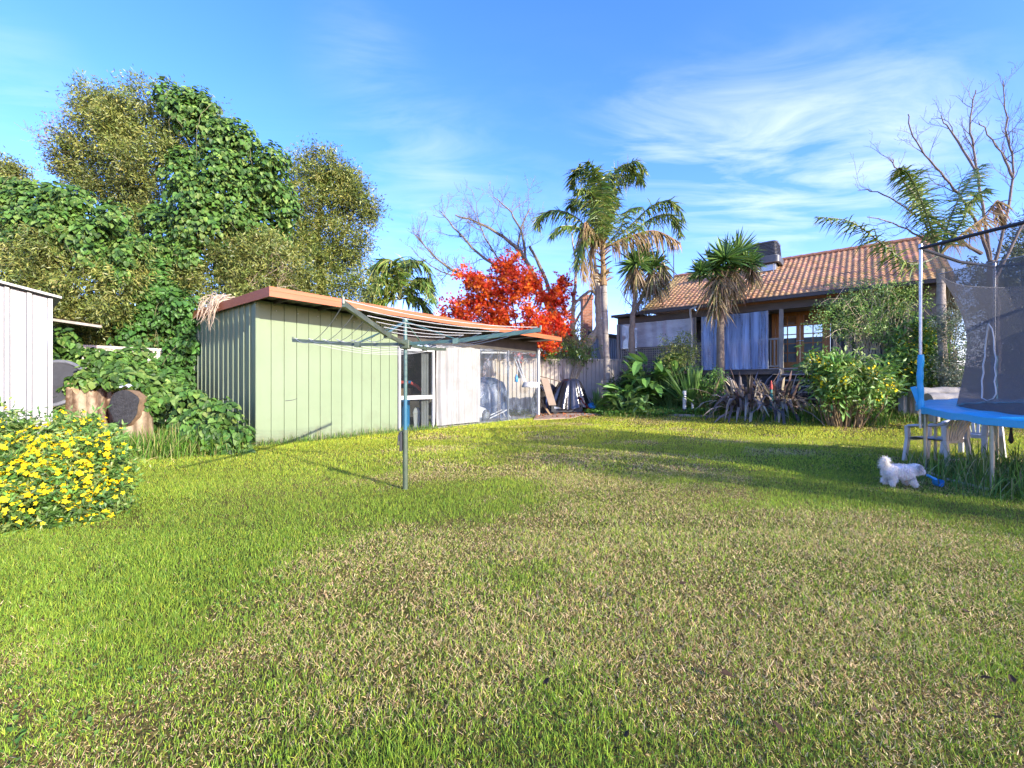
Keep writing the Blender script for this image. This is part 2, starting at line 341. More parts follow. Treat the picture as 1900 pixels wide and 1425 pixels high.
# ================================================================ green shed
M['green'] = pmat('green_steel', (.185,.238,.14), .5, (.165,.215,.12), .8, dirt=(.15,.18,.105), dscale=1.3, spec=.35)
M['green_side'] = M['green']
def mudbase(m, c, h):
    nt = m.node_tree; N = nt.nodes.new; L = nt.links.new; b = [n for n in nt.nodes if n.type == 'BSDF_PRINCIPLED'][0]; src = b.inputs['Base Color'].links[0].from_socket
    tc = N('ShaderNodeTexCoord'); sx = N('ShaderNodeSeparateXYZ'); L(tc.outputs['Object'], sx.inputs[0]); no = N('ShaderNodeTexNoise'); no.inputs['Scale'].default_value = 7; no.inputs['Detail'].default_value = 9; L(tc.outputs['Object'], no.inputs['Vector'])
    ad = N('ShaderNodeMath'); ad.operation = 'MULTIPLY_ADD'; ad.inputs[1].default_value = h*1.6; L(no.outputs['Fac'], ad.inputs[0]); sb = N('ShaderNodeMath'); sb.operation = 'MULTIPLY'; sb.inputs[1].default_value = -1; L(sx.outputs['Z'], sb.inputs[0]); L(sb.outputs[0], ad.inputs[2])
    mr = N('ShaderNodeMapRange'); mr.inputs['From Min'].default_value = 0; mr.inputs['From Max'].default_value = h; mr.inputs['To Max'].default_value = .75; L(ad.outputs[0], mr.inputs['Value'])
    mx = N('ShaderNodeMix'); mx.data_type = 'RGBA'; mx.inputs['B'].default_value = (*c, 1); L(mr.outputs[0], mx.inputs['Factor']); L(src, mx.inputs['A']); L(mx.outputs['Result'], b.inputs['Base Color'])
mudbase(M['green'], (.11,.10,.06), .34)
M['terracotta'] = pmat('terracotta_fascia', (.44,.125,.042), .55, (.33,.08,.03), 3, stretch=(.3,8,8), bump=.05)
M['roofsteel'] = pmat('zinc_roof', (.32,.32,.31), .5, (.2,.19,.18), 3, metal=.3)
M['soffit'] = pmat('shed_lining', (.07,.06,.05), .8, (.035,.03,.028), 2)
M['concrete'] = pmat('concrete', (.30,.28,.25), .9, (.2,.19,.17), 3, bump=.2)
M['cloth'] = pmat('white_tarp', (.30,.30,.295), .7, (.24,.24,.23), 1.3, dirt=(.19,.17,.135), dscale=.8, spec=.2)
M['pvc'] = sheetmat('clear_pvc', .86, (.88,.91,.95), .10, (.20,.24,.30), wscale=1.6, wstretch=(1,1,.7), bump=1.2, streak=(.48,.72,.55))  # denser streaks paint glare onto the plastic
M['zip'] = pmat('black_zip', (.12,.11,.10), .7)
def zr(x): return 2.95-.0152*x
def ribwall(g, x0, x1, z0, z1f, pitch, depth, width, yofs=0., axis='x', groove=True):
    xs = []; ys = []
    x = x0
    while x < x1-1e-6:
        e = min(x+pitch, x1); xs += [x, x+width*.2, x+width*.8, x+width]; d = depth if groove else -depth; ys += [0, d, d, 0]; x = e
    xs.append(x1); ys.append(0)
    xs = np.array(xs); ys = np.array(ys)+yofs
    zt = np.array([z1f(v) for v in xs]); zb = np.full_like(xs, z0)
    A = np.stack([xs, ys, zb], 1); B = np.stack([xs, ys, zt], 1)
    if axis == 'y': A = A[:, [1,0,2]]; B = B[:, [1,0,2]]
    g.grid(np.stack([A, B]))
def build_shed():
    s = thing('garden_shed', 'long low pale green steel garden shed with an orange fascia board', 'shed', (*SHED_O, 0), SHED_A)
    g = G(); ribwall(g, 0.0, 3.22, -.05, lambda x: zr(x)-.13, .248, .02, .015); g.box((3.19,.02,-.05),(3.22,.10,2.7))
    g.build('front_wall', M['green'], s)
    g = G(); ribwall(g, 0.0, 4.1, -.05, lambda y: 2.82, .30, .03, .026, 0, 'y', False)
    g.build('side_wall', M['green_side'], s)
    g = G(); g.box((-.02,-.018,-.05),(.045,-.004,2.8)); g.box((-.03,-.018,-.05),(-.014,.05,2.8)); g.build('corner_trim', M['green'], s)
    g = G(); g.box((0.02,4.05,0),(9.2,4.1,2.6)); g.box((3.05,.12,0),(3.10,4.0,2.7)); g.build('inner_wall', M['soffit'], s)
    g = G(); g.box((3.22,.0,-.03),(9.3,4.0,.03)); g.build('floor_slab', M['concrete'], s)
    # roof and fascia follow the slight fall
    def sl(x, y, dz): return (x, y, zr(x)+dz)
    g = G(); n = 90; xs = np.linspace(-.06, 9.32, n); 
    top = np.stack([np.stack([xs, np.full(n, y), [zr(x)-.03+.012*math.cos(i*math.pi) for i, x in enumerate(xs)]], 1) for y in (-.80, 4.2)])
    g.grid(top); bot = top.copy(); bot[:, :, 2] -= .05; g.grid(bot[::-1]); g.build('roof', M['roofsteel'], s)
    g = G(); 
    FO = -.84; P = [sl(-.1,FO,.0), sl(9.36,FO,.0), sl(9.36,FO+.025,.0), sl(-.1,FO+.025,.0), sl(-.1,FO,-.18), sl(9.36,FO,-.13), sl(9.36,FO+.025,-.13), sl(-.1,FO+.025,-.18)]
    g.faces(P, [(0,1,2,3),(7,6,5,4),(0,4,5,1),(1,5,6,2),(2,6,7,3),(3,7,4,0)])
    g.faces([sl(-.1,FO-.004,-.062), sl(9.36,FO-.004,-.045), sl(9.36,FO-.004,-.055), sl(-.1,FO-.004,-.074), sl(-.1,FO,-.058), sl(9.36,FO,-.042), sl(9.36,FO,-.058), sl(-.1,FO,-.078)], [(0,3,2,1),(0,1,5,4),(3,7,6,2)])
    F2 = FO+.027; P = [sl(-.1,F2,0), sl(-.075,F2,0), sl(-.075,4.2,0.03), sl(-.1,4.2,.03), sl(-.1,F2,-.18), sl(-.075,F2,-.18), sl(-.075,4.2,-.14), sl(-.1,4.2,-.14)]
    g.faces(P, [(0,1,2,3),(7,6,5,4),(0,4,5,1),(1,5,6,2),(2,6,7,3),(3,7,4,0)])
    g.build('fascia', M['terracotta'], s)
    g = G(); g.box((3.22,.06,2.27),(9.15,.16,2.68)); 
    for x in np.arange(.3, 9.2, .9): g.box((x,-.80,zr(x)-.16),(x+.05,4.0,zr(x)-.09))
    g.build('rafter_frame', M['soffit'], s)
    for i, x in enumerate(np.arange(.35, 3.1, .42)): g = G(); g.ball((x,-.012,2.66-.015*x), .013, 6); g.build('screw', M['steel'], s)
    w = G(); a, b = 3.25, 4.40
    for lo, hi in (((a,-.02,.02),(a+.06,.05,2.14)), ((b-.06,-.02,.02),(b,.05,2.14)), ((a+.06,-.018,2.06),(b-.06,.05,2.13)), ((a+.06,-.03,.80),(b-.06,.05,.90))): w.box(lo, hi)
    q = G(); q.bar((.52,-.006,.86),(.66,-.006,.87),.004,.012); q.bar((.66,-.006,.87),(.76,-.006,.90),.004,.010); q.build('scratch_mark', M['dark'], s); wf = w.build('window_frame', M['white'], s, bevel=.004)
    g = G(); g.box((a+.06,.012,.9),(b-.06,.016,2.06)); g.box((a+.06,.012,.03),(b-.06,.016,.8)); g.build('pane', M['glass'], wf)
    g = G(); n = 12; xs = np.linspace(4.05, 4.33, n); zs = np.linspace(.05, 2.05, 8); X, Z = np.meshgrid(xs, zs); Y = .13+.03*np.sin(X*60)
    g.grid(np.stack([X, Y, Z], -1)); g.build('inner_curtain', M['cloth'], s, smooth=True)
    # white drop sheet
    g = G(); xs = np.linspace(4.46, 6.16, 120); zs = np.linspace(.06, 2.26, 26); X, Z = np.meshgrid(xs, zs)
    amp = .55+.6*np.clip((5.3-X)/.6, 0, 1)
    Y = -.01+amp*(.034*np.sin(X*17+1.5*np.sin(Z*.8))+.020*np.sin(X*43+Z)+.010*np.sin(X*9-Z*2.2))+.02*np.sin(Z*2.1+X*1.3)
    Z = Z+.012*np.sin(X*9)*(Z > 2.2)
    g.grid(np.stack([X, Y, Z], -1)); g.build('white_drop_sheet', M['cloth'], s, smooth=True)
    g = G(); g.tube([(4.44,-.02,.05),(4.45,-.03,.7),(4.435,-.02,1.4),(4.45,-.03,2.22)], .014, 6); g.tube([(5.25,-.035,.1),(5.255,-.035,2.2)], .003, 4); g.build('sheet_hem', M['zip'], s)
    g = G(); xs = np.linspace(6.17, 9.08, 90); zs = np.linspace(.03, 2.29, 40); X, Z = np.meshgrid(xs, zs)
    Y = .0+.03*np.sin(X*5.1+Z*1.1)+.018*np.sin(X*13-Z*3)+.02*np.sin((X+Z)*6)*np.clip((X-8.2), 0, 1)
    g.grid(np.stack([X, Y, Z], -1)); g.build('clear_plastic_sheet', M['pvc'], s, smooth=True)
    g = G()
    for x in (6.93, 7.02): g.tube([(x,-.05,.05),(x+.01,-.06,1.0),(x-.005,-.05,2.27)], .011, 6)
    g.build('zip_strip', M['zip'], s)
    g = G(); g.box((9.09,-.05,-.05),(9.17,.03,2.45)); g.build('post', M['white'], s, bevel=.004); g = G(); g.box((7.55,.05,0),(7.60,.10,2.3)); g.build('post', M['steel'], s)
build_shed()

# ================================================================ white shed and its awning
def build_white_shed():
    o = np.array([-7.58, 7.2]); 
    s = thing('white_shed', 'small white ribbed metal shed behind the yellow flowering bush', 'shed', (*o, 0), SHED_A)
    m = pmat('white_steel', (.28,.28,.28), .4, (.245,.245,.245), 1.5, dirt=(.19,.19,.18), dscale=2)
    zt = lambda x: 2.60-.22*x*1.0
    g = G(); ribwall(g, -2.4, -.06, -.02, zt, .234, .045, .075, 0, 'x', False); g.build('front_wall', m, s)
    g = G(); g.box((-.055,-.035,-.02),(.0,-.03,2.6)); g.box((-.004,-.03,-.02),(.0,2.4,2.58)); g.build('corner_trim', m, s)
    g = G(); P = [(-2.6,-.12,zt(-2.6)+.03),(.1,-.12,zt(.1)+.03),(.1,2.6,zt(.1)+.03),(-2.6,2.6,zt(-2.6)+.03)]; Q = [(a,b,c+.035) for a,b,c in P]
    g.faces(P+Q, [(3,2,1,0),(4,5,6,7),(0,1,5,4),(1,2,6,5),(2,3,7,6),(3,0,4,7)]); g.build('roof', M['roofsteel'], s)
    a = thing('awning_roof', 'yellowed corrugated awning jutting out behind the white shed', 'awning', (*at(96, 590, 8.6)[:2], 0), SHED_A)
    g = G(); xs = np.linspace(-1.2, .75, 60); ys = [0, 1.6]
    X, Y = np.meshgrid(xs, ys); Z = 2.52-.10*X+.04*Y+.015*np.sin(X*50); g.grid(np.stack([X, Y, Z], -1)); Z2 = Z+.006; g.grid(np.stack([X, Y, Z2], -1)[::-1])
    g.build('sheet', pmat('yellowed_sheet', (.55,.46,.14), .6, (.42,.33,.1), 2), a, smooth=True)
    g = G(); g.bar((-1.2,.0,2.58),(.72,.0,2.40),.06,.05); g.bar((-.9,.05,.0),(-.9,.05,2.52),.08,.08); g.build('support_beam', M['timber'], a)
build_white_shed()

# ================================================================ fences
def fence(name, label, a, b, z0, zt, mat, pitch=.19, depth=.03, post=2.4):
    a = np.array(a, float); b = np.array(b, float); l = np.linalg.norm(b-a); ang = math.atan2(b[1]-a[1], b[0]-a[0])
    f = thing(name, label, 'fence', (*a, 0), ang)
    g = G(); ribwall(g, 0, l, z0, lambda x: zt, pitch, depth, pitch*.5, 0, 'x', False); g.build('panel', mat, f)
    g = G(); g.box((0,-.045,zt-.01),(l,.03,zt+.05)); g.build('top_rail', mat, f)
    for x in np.arange(0, l+.1, post):
        g = G(); g.box((x-.035,-.05,z0),(x+.035,.045,zt+.055)); g.build('post', mat, f)
M['fence'] = pmat('beige_fence_steel', (.42,.37,.30), .6, (.36,.31,.25), 2)
fence('steel_fence', 'beige ribbed steel fence behind the black tarp and the palm trunk', (-3.2,16.9), (5.2,17.95), 0.2, 2.16, M['fence'], .17, .03, 2.1)
M['cream'] = pmat('cream_fence_steel', (.46,.43,.37), .6, (.36,.33,.28), 2)
fence('cream_fence', 'cream panel fence almost buried under ivy behind the tree stump', sh(-7.5,4.35), sh(9.0,4.35), 0.0, 2.02, M['cream'], .2, .03, 2.4)

# ================================================================ house
M['tile'] = attrmat('roof_tile', .8, .25, 50, .25, 14, .3)
M['charcoal'] = pmat('charcoal_wall', (.11,.105,.115), .75, (.08,.078,.085), 3, bump=.1)
M['gutter'] = pmat('brown_gutter', (.06,.045,.04), .45, (.045,.035,.03), 5)
M['beam'] = pmat('dark_beam', (.12,.095,.075), .8, (.07,.055,.045), 5, stretch=(.2,1,1), bump=.2)
M['door'] = pmat('orange_timber', (.70,.26,.05), .4, (.52,.17,.03), 4, stretch=(6,6,.4))
M['deck'] = pmat('grey_deck', (.30,.28,.27), .75, (.2,.19,.18), 5, stretch=(.3,3,1), bump=.2)
M['blind'] = sheetmat('clear_blind', .62, (.80,.87,.96), .05, (.27,.39,.63), wscale=1.0, wstretch=(3.2,1,.16), bump=.8, streak=(.40,.60,.50))  # blue body and upright streaks paint sky reflections into the clear sheet
M['blind_hazy'] = sheetmat('hazy_blind', .48, (.75,.78,.82), .2, (.55,.55,.57), wscale=1.0, wstretch=(.4,1,.9), bump=.6, streak=(.35,.7,.38))
def hx(px, yl):                                          # house-frame x of photo column px on the plane y = yl
    ax, ay, bx, by = .768, -.640, .640, .768; r = (px-CX)/F
    return (r*(HOUSE_O[1]+yl*by)-(HOUSE_O[0]+yl*bx))/(ax-r*ay)
DZ = 1.72; EZ = 4.05; XL = -5.75; XT = -4.66; XR = 3.95; RS = 4.67; PT = math.tan(R(25))
def build_house():
    h = thing('house', 'single storey dark house with an orange tiled roof and a raised timber verandah', 'house', (*HOUSE_O, 0), HOUSE_A)
    # tiles
    nx, ns = 52, 18; sub = 8; sp = .35
    u = np.linspace(0, 1, nx*sub+1); fr = np.array([0.0, .06, .5, .98]); S = []; dz = []; row = []
    for j in range(ns):
        for f in fr: S.append((j+f)/ns); dz.append(.052*(1-f) if f > .01 else .0); row.append(j)
    S.append(1.0); dz.append(0); row.append(ns-1); S = np.array(S)
    y = -.34+S*(RS+.34); X = np.empty((len(S), len(u), 3)); 
    for k in range(len(S)):
        xl = XT-.40*S[k]; X[k, :, 0] = xl+(XR-xl)*u; X[k, :, 1] = y[k]
        ph = (u*nx) % 1; prof = .028*np.where(ph < .62, np.sin(ph/.62*math.pi), -.2*np.sin((ph-.62)/.38*math.pi))
        X[k, :, 2] = EZ+.10+(y[k])*PT+prof+dz[k]
    tr = np.random.default_rng(3); base = np.array([.50,.275,.145]); tc = np.clip(base*(1+.14*tr.normal(size=(ns, nx+1, 1)))*(1+.04*tr.normal(size=(ns, nx+1, 3))), .03, 1)
    lich = np.zeros((ns, nx+1))
    for j in range(ns):
        for i in range(nx+1):
            lich[j, i] = np.clip(math.exp(-i/2.2)*1.0+.25*(tr.uniform() < .15)+.35*(i > 15 and j < 6 and tr.uniform() < .4), 0, .8)
    tc = tc*(1-lich[..., None])+np.array([.36,.27,.09])*lich[..., None]
    ci = np.minimum((u*nx).astype(int), nx); C = tc[np.array(row)][:, ci]
    g = G(); g.grid(X, C); roof = g.build('tiled_roof', M['tile'], h, smooth=True, sharp=50)
    g = G(); n = 24
    xs = np.linspace(XT-.42, XR+.05, n)
    for a, b in zip(xs[:-1], xs[1:]): g.tube([(a,RS+.0,EZ+.10+RS*PT+.02),(b+.03,RS,EZ+.10+RS*PT+.035)], .13, 10, (.33,.16,.09), flat=.8)
    g.build('ridge_cap', M['tile'], roof, smooth=True)
    g = G(); ye = 9.0; g.faces([(XT-.4,RS,EZ+.09+RS*PT),(XR,RS,EZ+.09+RS*PT),(XR,ye,EZ),(XT,ye,EZ)], [(0,1,2,3)], (.35,.18,.10))
    g.build('back_slope', M['tile'], roof)
    for x0, x1 in ((XT+.0, XT-.40), (XR, XR)):
        g = G(); g.bar((x0,-.34,EZ-.02-.34*PT+.02), (x1,RS,EZ+RS*PT-.02), .03, .17); g.build('barge_board', M['beam'], h)
    g = G(); g.box((XT-.05,-.44,EZ-.16),(XR+.05,-.345,EZ-.05)); g.box((XT-.05,-.452,EZ-.06),(XR+.05,-.43,EZ-.045)); g.build('gutter', M['gutter'], h, bevel=.008)
    g = G(); g.box((XL,-.06,EZ-.42),(XR,.06,EZ-.19)); g.build('verandah_beam', M['beam'], h)
    g = G(); g.box((XL-.12,-.3,EZ-.15),(XT-.07,2.0,EZ-.09)); g.box((XL-.14,-.36,EZ-.17),(XT-.07,-.3,EZ-.07)); g.build('verandah_roof', M['gutter'], h)
    g = G(); g.box((XL,.07,EZ-.30),(XR-.02,1.8,EZ-.26)); g.box((XL+.02,.06,EZ-.42),(XL+.08,1.8,EZ-.2)); g.build('verandah_ceiling', pmat('ceiling_boards', (.42,.36,.29), .7, (.33,.28,.22), 4, stretch=(.3,4,1)), h)
    x0, x1 = hx(1434, 1.8), hx(1539, 1.8); zt = DZ+2.12
    g = G(); g.box((-5.74,1.8,0.3),(x0-.03,1.95,EZ)); g.box((-5.74,.3,.3),(-5.70,1.8,DZ+.9)); g.box((x1+.03,1.8,.3),(3.0,1.95,EZ)); g.box((x0-.03,1.8,zt),(x1+.03,1.95,EZ)); g.box((-4.6,1.95,.3),(-4.45,7.,EZ)); g.box((3.0,.08,.9),(3.9,1.95,EZ-.05)); g.box((3.75,1.95,.3),(3.9,7,EZ))
    g.faces([(-4.6,-.0,EZ-.0),(-4.6,7.5,EZ),(-4.75,RS,EZ+RS*PT)], [(0,1,2)])
    g.build('wall', M['charcoal'], h)
    # doors
    df = G(); df.box((x0-.02,1.72,DZ),(x0+.08,1.86,zt)); df.box((x1-.08,1.72,DZ),(x1+.02,1.86,zt)); df.box((x0+.08,1.72,zt-.09),(x1-.08,1.86,zt)); df.build('door_frame', M['door'], h, bevel=.004)
    xm = (x0+x1)/2
    for a, b in ((x0+.085, xm-.003), (xm+.003, x1-.085)):
        d = G(); z0, z1 = DZ+.02, zt-.095; st = .11
        d.box((a,1.76,z0),(a+st,1.80,z1)); d.box((b-st,1.76,z0),(b,1.80,z1)); d.box((a+st,1.76,z0),(b-st,1.80,z0+.24)); d.box((a+st,1.76,z1-.13),(b-st,1.80,z1))
        zz = np.linspace(z0+.24, z1-.13, 6); xc = (a+b)/2
        for z in zz[1:-1]: d.box((a+st,1.765,z-.016),(b-st,1.795,z+.016))
        for k in range(5): d.box((xc-.016,1.767,zz[k]+.016*(k > 0)),(xc+.016,1.793,zz[k+1]-.016*(k < 4)))
        dd = d.build('door', M['door'], h)
        p = G(); p.box((a+st,1.778,z0+.24),(b-st,1.782,z1-.13)); p.build('pane', M['glass'], dd)
        p = G(); p.box((a+st,1.80,z0+.24),(b-st,1.803,zz[2]+.2)); p.build('pale_panel', pmat('pale_backing', (.42,.47,.5), .8, var=.1), dd)  # flat pale panel behind the lower panes
        k = G(); kx = b-.05 if a < xm-.2 else a+.05; k.ball((kx,1.735,DZ+1.0), .03, 8); k.box((kx-.06,1.728,DZ+.985),(kx+.06,1.742,DZ+1.01)); k.build('handle', M['steel'], dd, smooth=True)
    # deck, posts, lattice, rails
    g = G()
    for k in range(14): g.box((XL,-.06+k*.132,DZ-.035),(3.0,-.06+k*.132+.124,DZ))
    g.build('deck', M['deck'], h)
    g = G(); g.box((XL,-.05,DZ-.20),(3.0,-.01,DZ-.04)); g.build('deck_bearer', M['beam'], h)
    g = G(); g.box((XL,.1,.1),(3.9,.14,DZ-.2)); g.build('underfloor_screen', M['soffit'], h)
    g = G()
    for k in range(5): g.box((2.95,-.03,.62+k*.17),(6.2,.0,.62+k*.17+.145))
    g.build('slat_skirt', M['charcoal'], h)
    for px in (1148, 1450):
        x = hx(px, 0); g = G(); g.box((x-.06,-.06,.2),(x+.06,.06,EZ-.42)); g.build('verandah_post', M['timber'], h, bevel=.005)
    for px in (1290, 1549, 1572, 1681):
        x = hx(px, 0); g = G(); g.box((x-.045,-.04,.4),(x+.045,.045,EZ-.42 if px in (1290, 1681) else DZ+.98)); g.build('verandah_post', M['timber'], h, bevel=.005)
    def lattice(xa, xb, za, zb):
        g = G(); p = .085
        for x in np.arange(xa, xb, p): g.box((x,-.012,za),(x+.035,-.004,zb))
        for z in np.arange(za, zb, p): g.box((xa,-.002,z),(xb,.006,z+.035))
        g.box((xa,-.03,zb),(xb,.03,zb+.05)); g.build('lattice_panel', M['timber'], h)
    lattice(hx(1153,0), hx(1288,0), DZ-.25, DZ+.86); lattice(hx(1292,0), hx(1350,0), DZ+.02, DZ+.9)
    g = G(); a, b = hx(1292,0), hx(1447,0); g.box((a,-.035,DZ+.93),(b,.035,DZ+.985)); 
    for x in np.arange(hx(1352,0), b, .105): g.box((x,-.015,DZ+.05),(x+.035,.015,DZ+.93))
    g.box((hx(1352,0),-.02,DZ+.04),(b,.02,DZ+.09)); g.build('balustrade', M['timber'], h)
    g = G(); a, b = hx(1557,0), hx(1680,0); g.box((a,-.035,DZ+.93),(b,.035,DZ+.985))
    for x in np.arange(a, b, .13): g.box((x,-.018,DZ+.05),(x+.045,.018,DZ+.93))
    g.build('balustrade', M['deck'], h)
    def blind(name, pa, pb, za, zb, yl, mat):
        xa, xb = hx(pa, yl), hx(pb, yl); xs = np.linspace(xa, xb, 60); zs = np.linspace(za, zb, 24); X, Z = np.meshgrid(xs, zs)
        Y = yl+.022*np.sin(X*6.0+Z*.4)+.012*np.sin(X*15+Z*1.1)+.01*np.sin(Z*4); g = G(); g.grid(np.stack([X, Y, Z], -1)); o = g.build(name, mat, h, smooth=True)
        em = pmat('blind_edge', (.30,.33,.40), .5, var=.1)
        for x in (xa, xb): e = G(); e.box((x-.025,yl-.03,za),(x+.025,yl+.02,zb)); e.build('blind_edge', em, o)
    blind('clear_blind', 1303, 1424, DZ-.02, EZ-.44, -.10, M['blind'])
    blind('hazy_blind', 1153, 1286, DZ+.92, EZ-.44, -.09, M['blind_hazy'])
    g = G(); X, Z = np.meshgrid(np.linspace(-.02, 1.8, 20), np.linspace(DZ+.9, EZ-.44, 12)); g.grid(np.stack([-5.71+.02*np.sin(X*7), X, Z], -1)); g.build('hazy_blind', M['blind_hazy'], h, smooth=True)
    g = G(); x = hx(1283, -.2); g.tube([(x+.25,-.42,EZ-.12),(x+.02,-.40,EZ-.15),(x-.01,-.26,EZ-.35),(x,-.2,EZ-.55),(x,-.2,.5)], .04, 10); g.build('downpipe', M['white'], h, smooth=True)
    for k in range(6):
        z = .60+k*.185; g = G(); y0 = -1.55+k*.27; g.box((.02,y0,z-.045),(1.55,y0+.29,z)); g.build('step', M['timber'] if k < 5 else M['deck'], h, bevel=.004)
    for x in (-.02, 1.56):
        g = G(); g.bar((x,-1.6,.45),(x,-.05,1.6), .045, .24); g.build('stair_stringer', M['timber'], h)
build_house()

# evaporative cooler on the roof
def build_cooler():
    t, s = -1.05, 3.35; z = EZ+.13+s*PT
    c = thing('roof_cooler', 'dark grey evaporative air cooler standing on the tiled roof', 'air cooler', (*ho(t, s), z), HOUSE_A)
    m = pmat('grey_plastic', (.075,.085,.095), .45, (.055,.06,.07), 3); 
    g = G(); g.box((-.42,-.36,-.12),(.42,.42,.16)); g.build('base_skirt', M['steel'], c, bevel=.01)
    g = G(); P = np.array([(-1,-1),(1,-1),(1,1),(-1,1)]);
    def rr(w, n=6, r=.14):
        out = []
        for cx, cy, a0 in ((1,-1,-90),(1,1,0),(-1,1,90),(-1,-1,180)):
            for k in range(n): a = R(a0+90*k/(n-1)); out.append((cx*(w-r)+r*math.cos(a), cy*(w-r)+r*math.sin(a)))
        return np.array(out)
    rings = []; 
    for w, zz in ((.50,.14),(.58,.16),(.58,.40),(.52,.44)): q = rr(w); rings.append(np.c_[q, np.full(len(q), zz)])
    for k in range(9):
        zz = .45+k*.055; q = rr(.52-.004*k); rings.append(np.c_[q, np.full(len(q), zz)]); q = rr(.485-.004*k); rings.append(np.c_[q, np.full(len(q), zz+.012)]); q = rr(.485-.004*k); rings.append(np.c_[q, np.full(len(q), zz+.03)]); q = rr(.52-.004*k); rings.append(np.c_[q, np.full(len(q), zz+.042)])
    for w, zz in ((.50,.98),(.44,1.02),(.2,1.05)): q = rr(w, r=min(.14, w*.5)); rings.append(np.c_[q, np.full(len(q), zz)])
    g.grid(np.array(rings), closed=True); n = len(rings[0]); g.faces(rings[-1], [tuple(range(n))]); g.build('louvred_body', m, c, smooth=True, sharp=35)
    g = G(); g.bar((.36,-.40,-.25),(.36,-.40,.14),.03,.03); g.tube([(.30,-.42,-.2),(.22,-.55,-.27),(-.9,-1.25,-.6),(-1.5,-1.8,-.88)], .022, 6); g.build('drain_pipe', M['white'], c)
build_cooler()

# ================================================================ neighbour buildings beyond the fence
def brickmat():
    m, nt, out = _nodes('chimney_brick'); N = nt.nodes.new; L = nt.links.new; b = N('ShaderNodeBsdfPrincipled'); b.inputs['Roughness'].default_value = .9
    tc = N('ShaderNodeTexCoord'); mp = N('ShaderNodeMapping'); mp.inputs['Rotation'].default_value = (R(90),0,0); L(tc.outputs['Object'], mp.inputs['Vector']); bt = N('ShaderNodeTexBrick'); bt.inputs['Scale'].default_value = 1
    bt.inputs['Brick Width'].default_value = .24; bt.inputs['Row Height'].default_value = .086; bt.inputs['Mortar Size'].default_value = .008; bt.inputs['Color1'].default_value = (.30,.10,.04,1); bt.inputs['Color2'].default_value = (.20,.06,.03,1); bt.inputs['Mortar'].default_value = (.30,.24,.18,1)
    L(mp.outputs[0], bt.inputs['Vector']); L(bt.outputs['Color'], b.inputs['Base Color']); L(b.outputs[0], out.inputs['Surface']); return m
def build_neighbours():
    n = thing('neighbour_house', 'pale tiled neighbouring house with a tall brick chimney behind the red maple', 'house', (-1.0, 24.0, .45), R(4))
    brick = brickmat()
    g = G(); g.box((-3.5,0,0),(4.6,6,2.9)); g.build('wall', pmat('render_wall', (.5,.45,.4), .8), n)
    g = G(); X = np.empty((40, 80, 3))
    for j in range(40):
        for i in range(80):
            y = -.5+j*.09; x = -4+i*.113; X[j, i] = (x, y, 2.75+(y+.5)*.42+.03*math.sin(i*math.pi/1.5)+.035*(j % 4 == 0))
    g.grid(X, np.clip(np.array([.40,.27,.20])*(1+.2*np.random.default_rng(1).normal(size=(40,80,1))), .05, 1)); g.build('tiled_roof', M['tile'], n, smooth=True)
    g = G(); g.box((-4,-.62,2.55),(4.9,-.5,2.72)); g.box((-4,-.5,2.4),(4.9,-.45,2.75)); g.build('gutter', M['white'], n)
    g = G(); c = at(1091, 610, 24.5); x = c[0]+1.0; g.box((x-.28,.1,2.2),(x+.28,.7,5.5)); g.box((x-.33,.05,5.5),(x+.33,.75,5.75)); g.build('chimney', brick, n)
    a = at(1122, 660, 21); t = thing('corrugated_shed', 'grey corrugated iron shed showing above the fence beside the verandah', 'shed', (a[0], a[1], .5), R(-8))
    g = G(); xs = np.linspace(-.65, .85, 120); X, Z = np.meshgrid(xs, [0, 2.95]); g.grid(np.stack([X, .02*np.sin(X*70), Z-.16*X*(Z > 1)], -1)); g.build('wall', pmat('old_iron', (.40,.44,.50), .45, (.25,.29,.34), 2, metal=.6, stretch=(6,1,.4)), t, smooth=True)
    g = G(); g.faces([(-.8,-.2,3.15),(1.0,-.2,2.87),(1.0,2.4,2.87),(-.8,2.4,3.15),(-.8,-.2,3.25),(1.0,-.2,2.97),(1.0,2.4,2.97),(-.8,2.4,3.25)], [(3,2,1,0),(4,5,6,7),(0,1,5,4),(1,2,6,5),(2,3,7,6),(3,0,4,7)]); g.build('roof', M['dark'], t)
build_neighbours()
# ================================================================ vegetation
def clump_pts(clumps, n, shell=.55, flat=1.0):
    """clumps: (px, py, r_px, depth); points spread through each ball, denser near its skin; also the outward direction"""
    c = np.array([at(a, b, d) for a, b, r, d in clumps]); r = np.array([r*d/F for a, b, r, d in clumps])
    w = r**2; i = rng.choice(len(r), n, p=w/w.sum()); d = rdir(n)
    d = np.where((d[:, 1] > .5)[:, None] & (rng.uniform(size=n) < .5)[:, None], d*np.array([1,-1,1]), d)
    lump = 1+.30*(vnoise(d*2.2+i[:, None]*3.1, .50, 4)-.5)*2
    q = r[i]*lump*(1-shell*rng.beta(1, 2.2, n)); d2 = d.copy(); d2[:, 2] *= flat
    return c[i]+d2*q[:, None], d, r[i]
def split(clumps, k, f, seed=5):
    q = random.Random(seed); out = []
    for a, b, r, d in clumps:
        for _ in range(k):
            t = q.uniform(0, 6.28); e = math.sqrt(q.uniform(.05, 1))*(.85 if q.random() < .78 else 1.2); out.append((a+r*e*math.cos(t), b+r*e*math.sin(t), r*f*q.uniform(.6, 1.3), d+q.uniform(-.9, .35)*r*d/F))
    return out
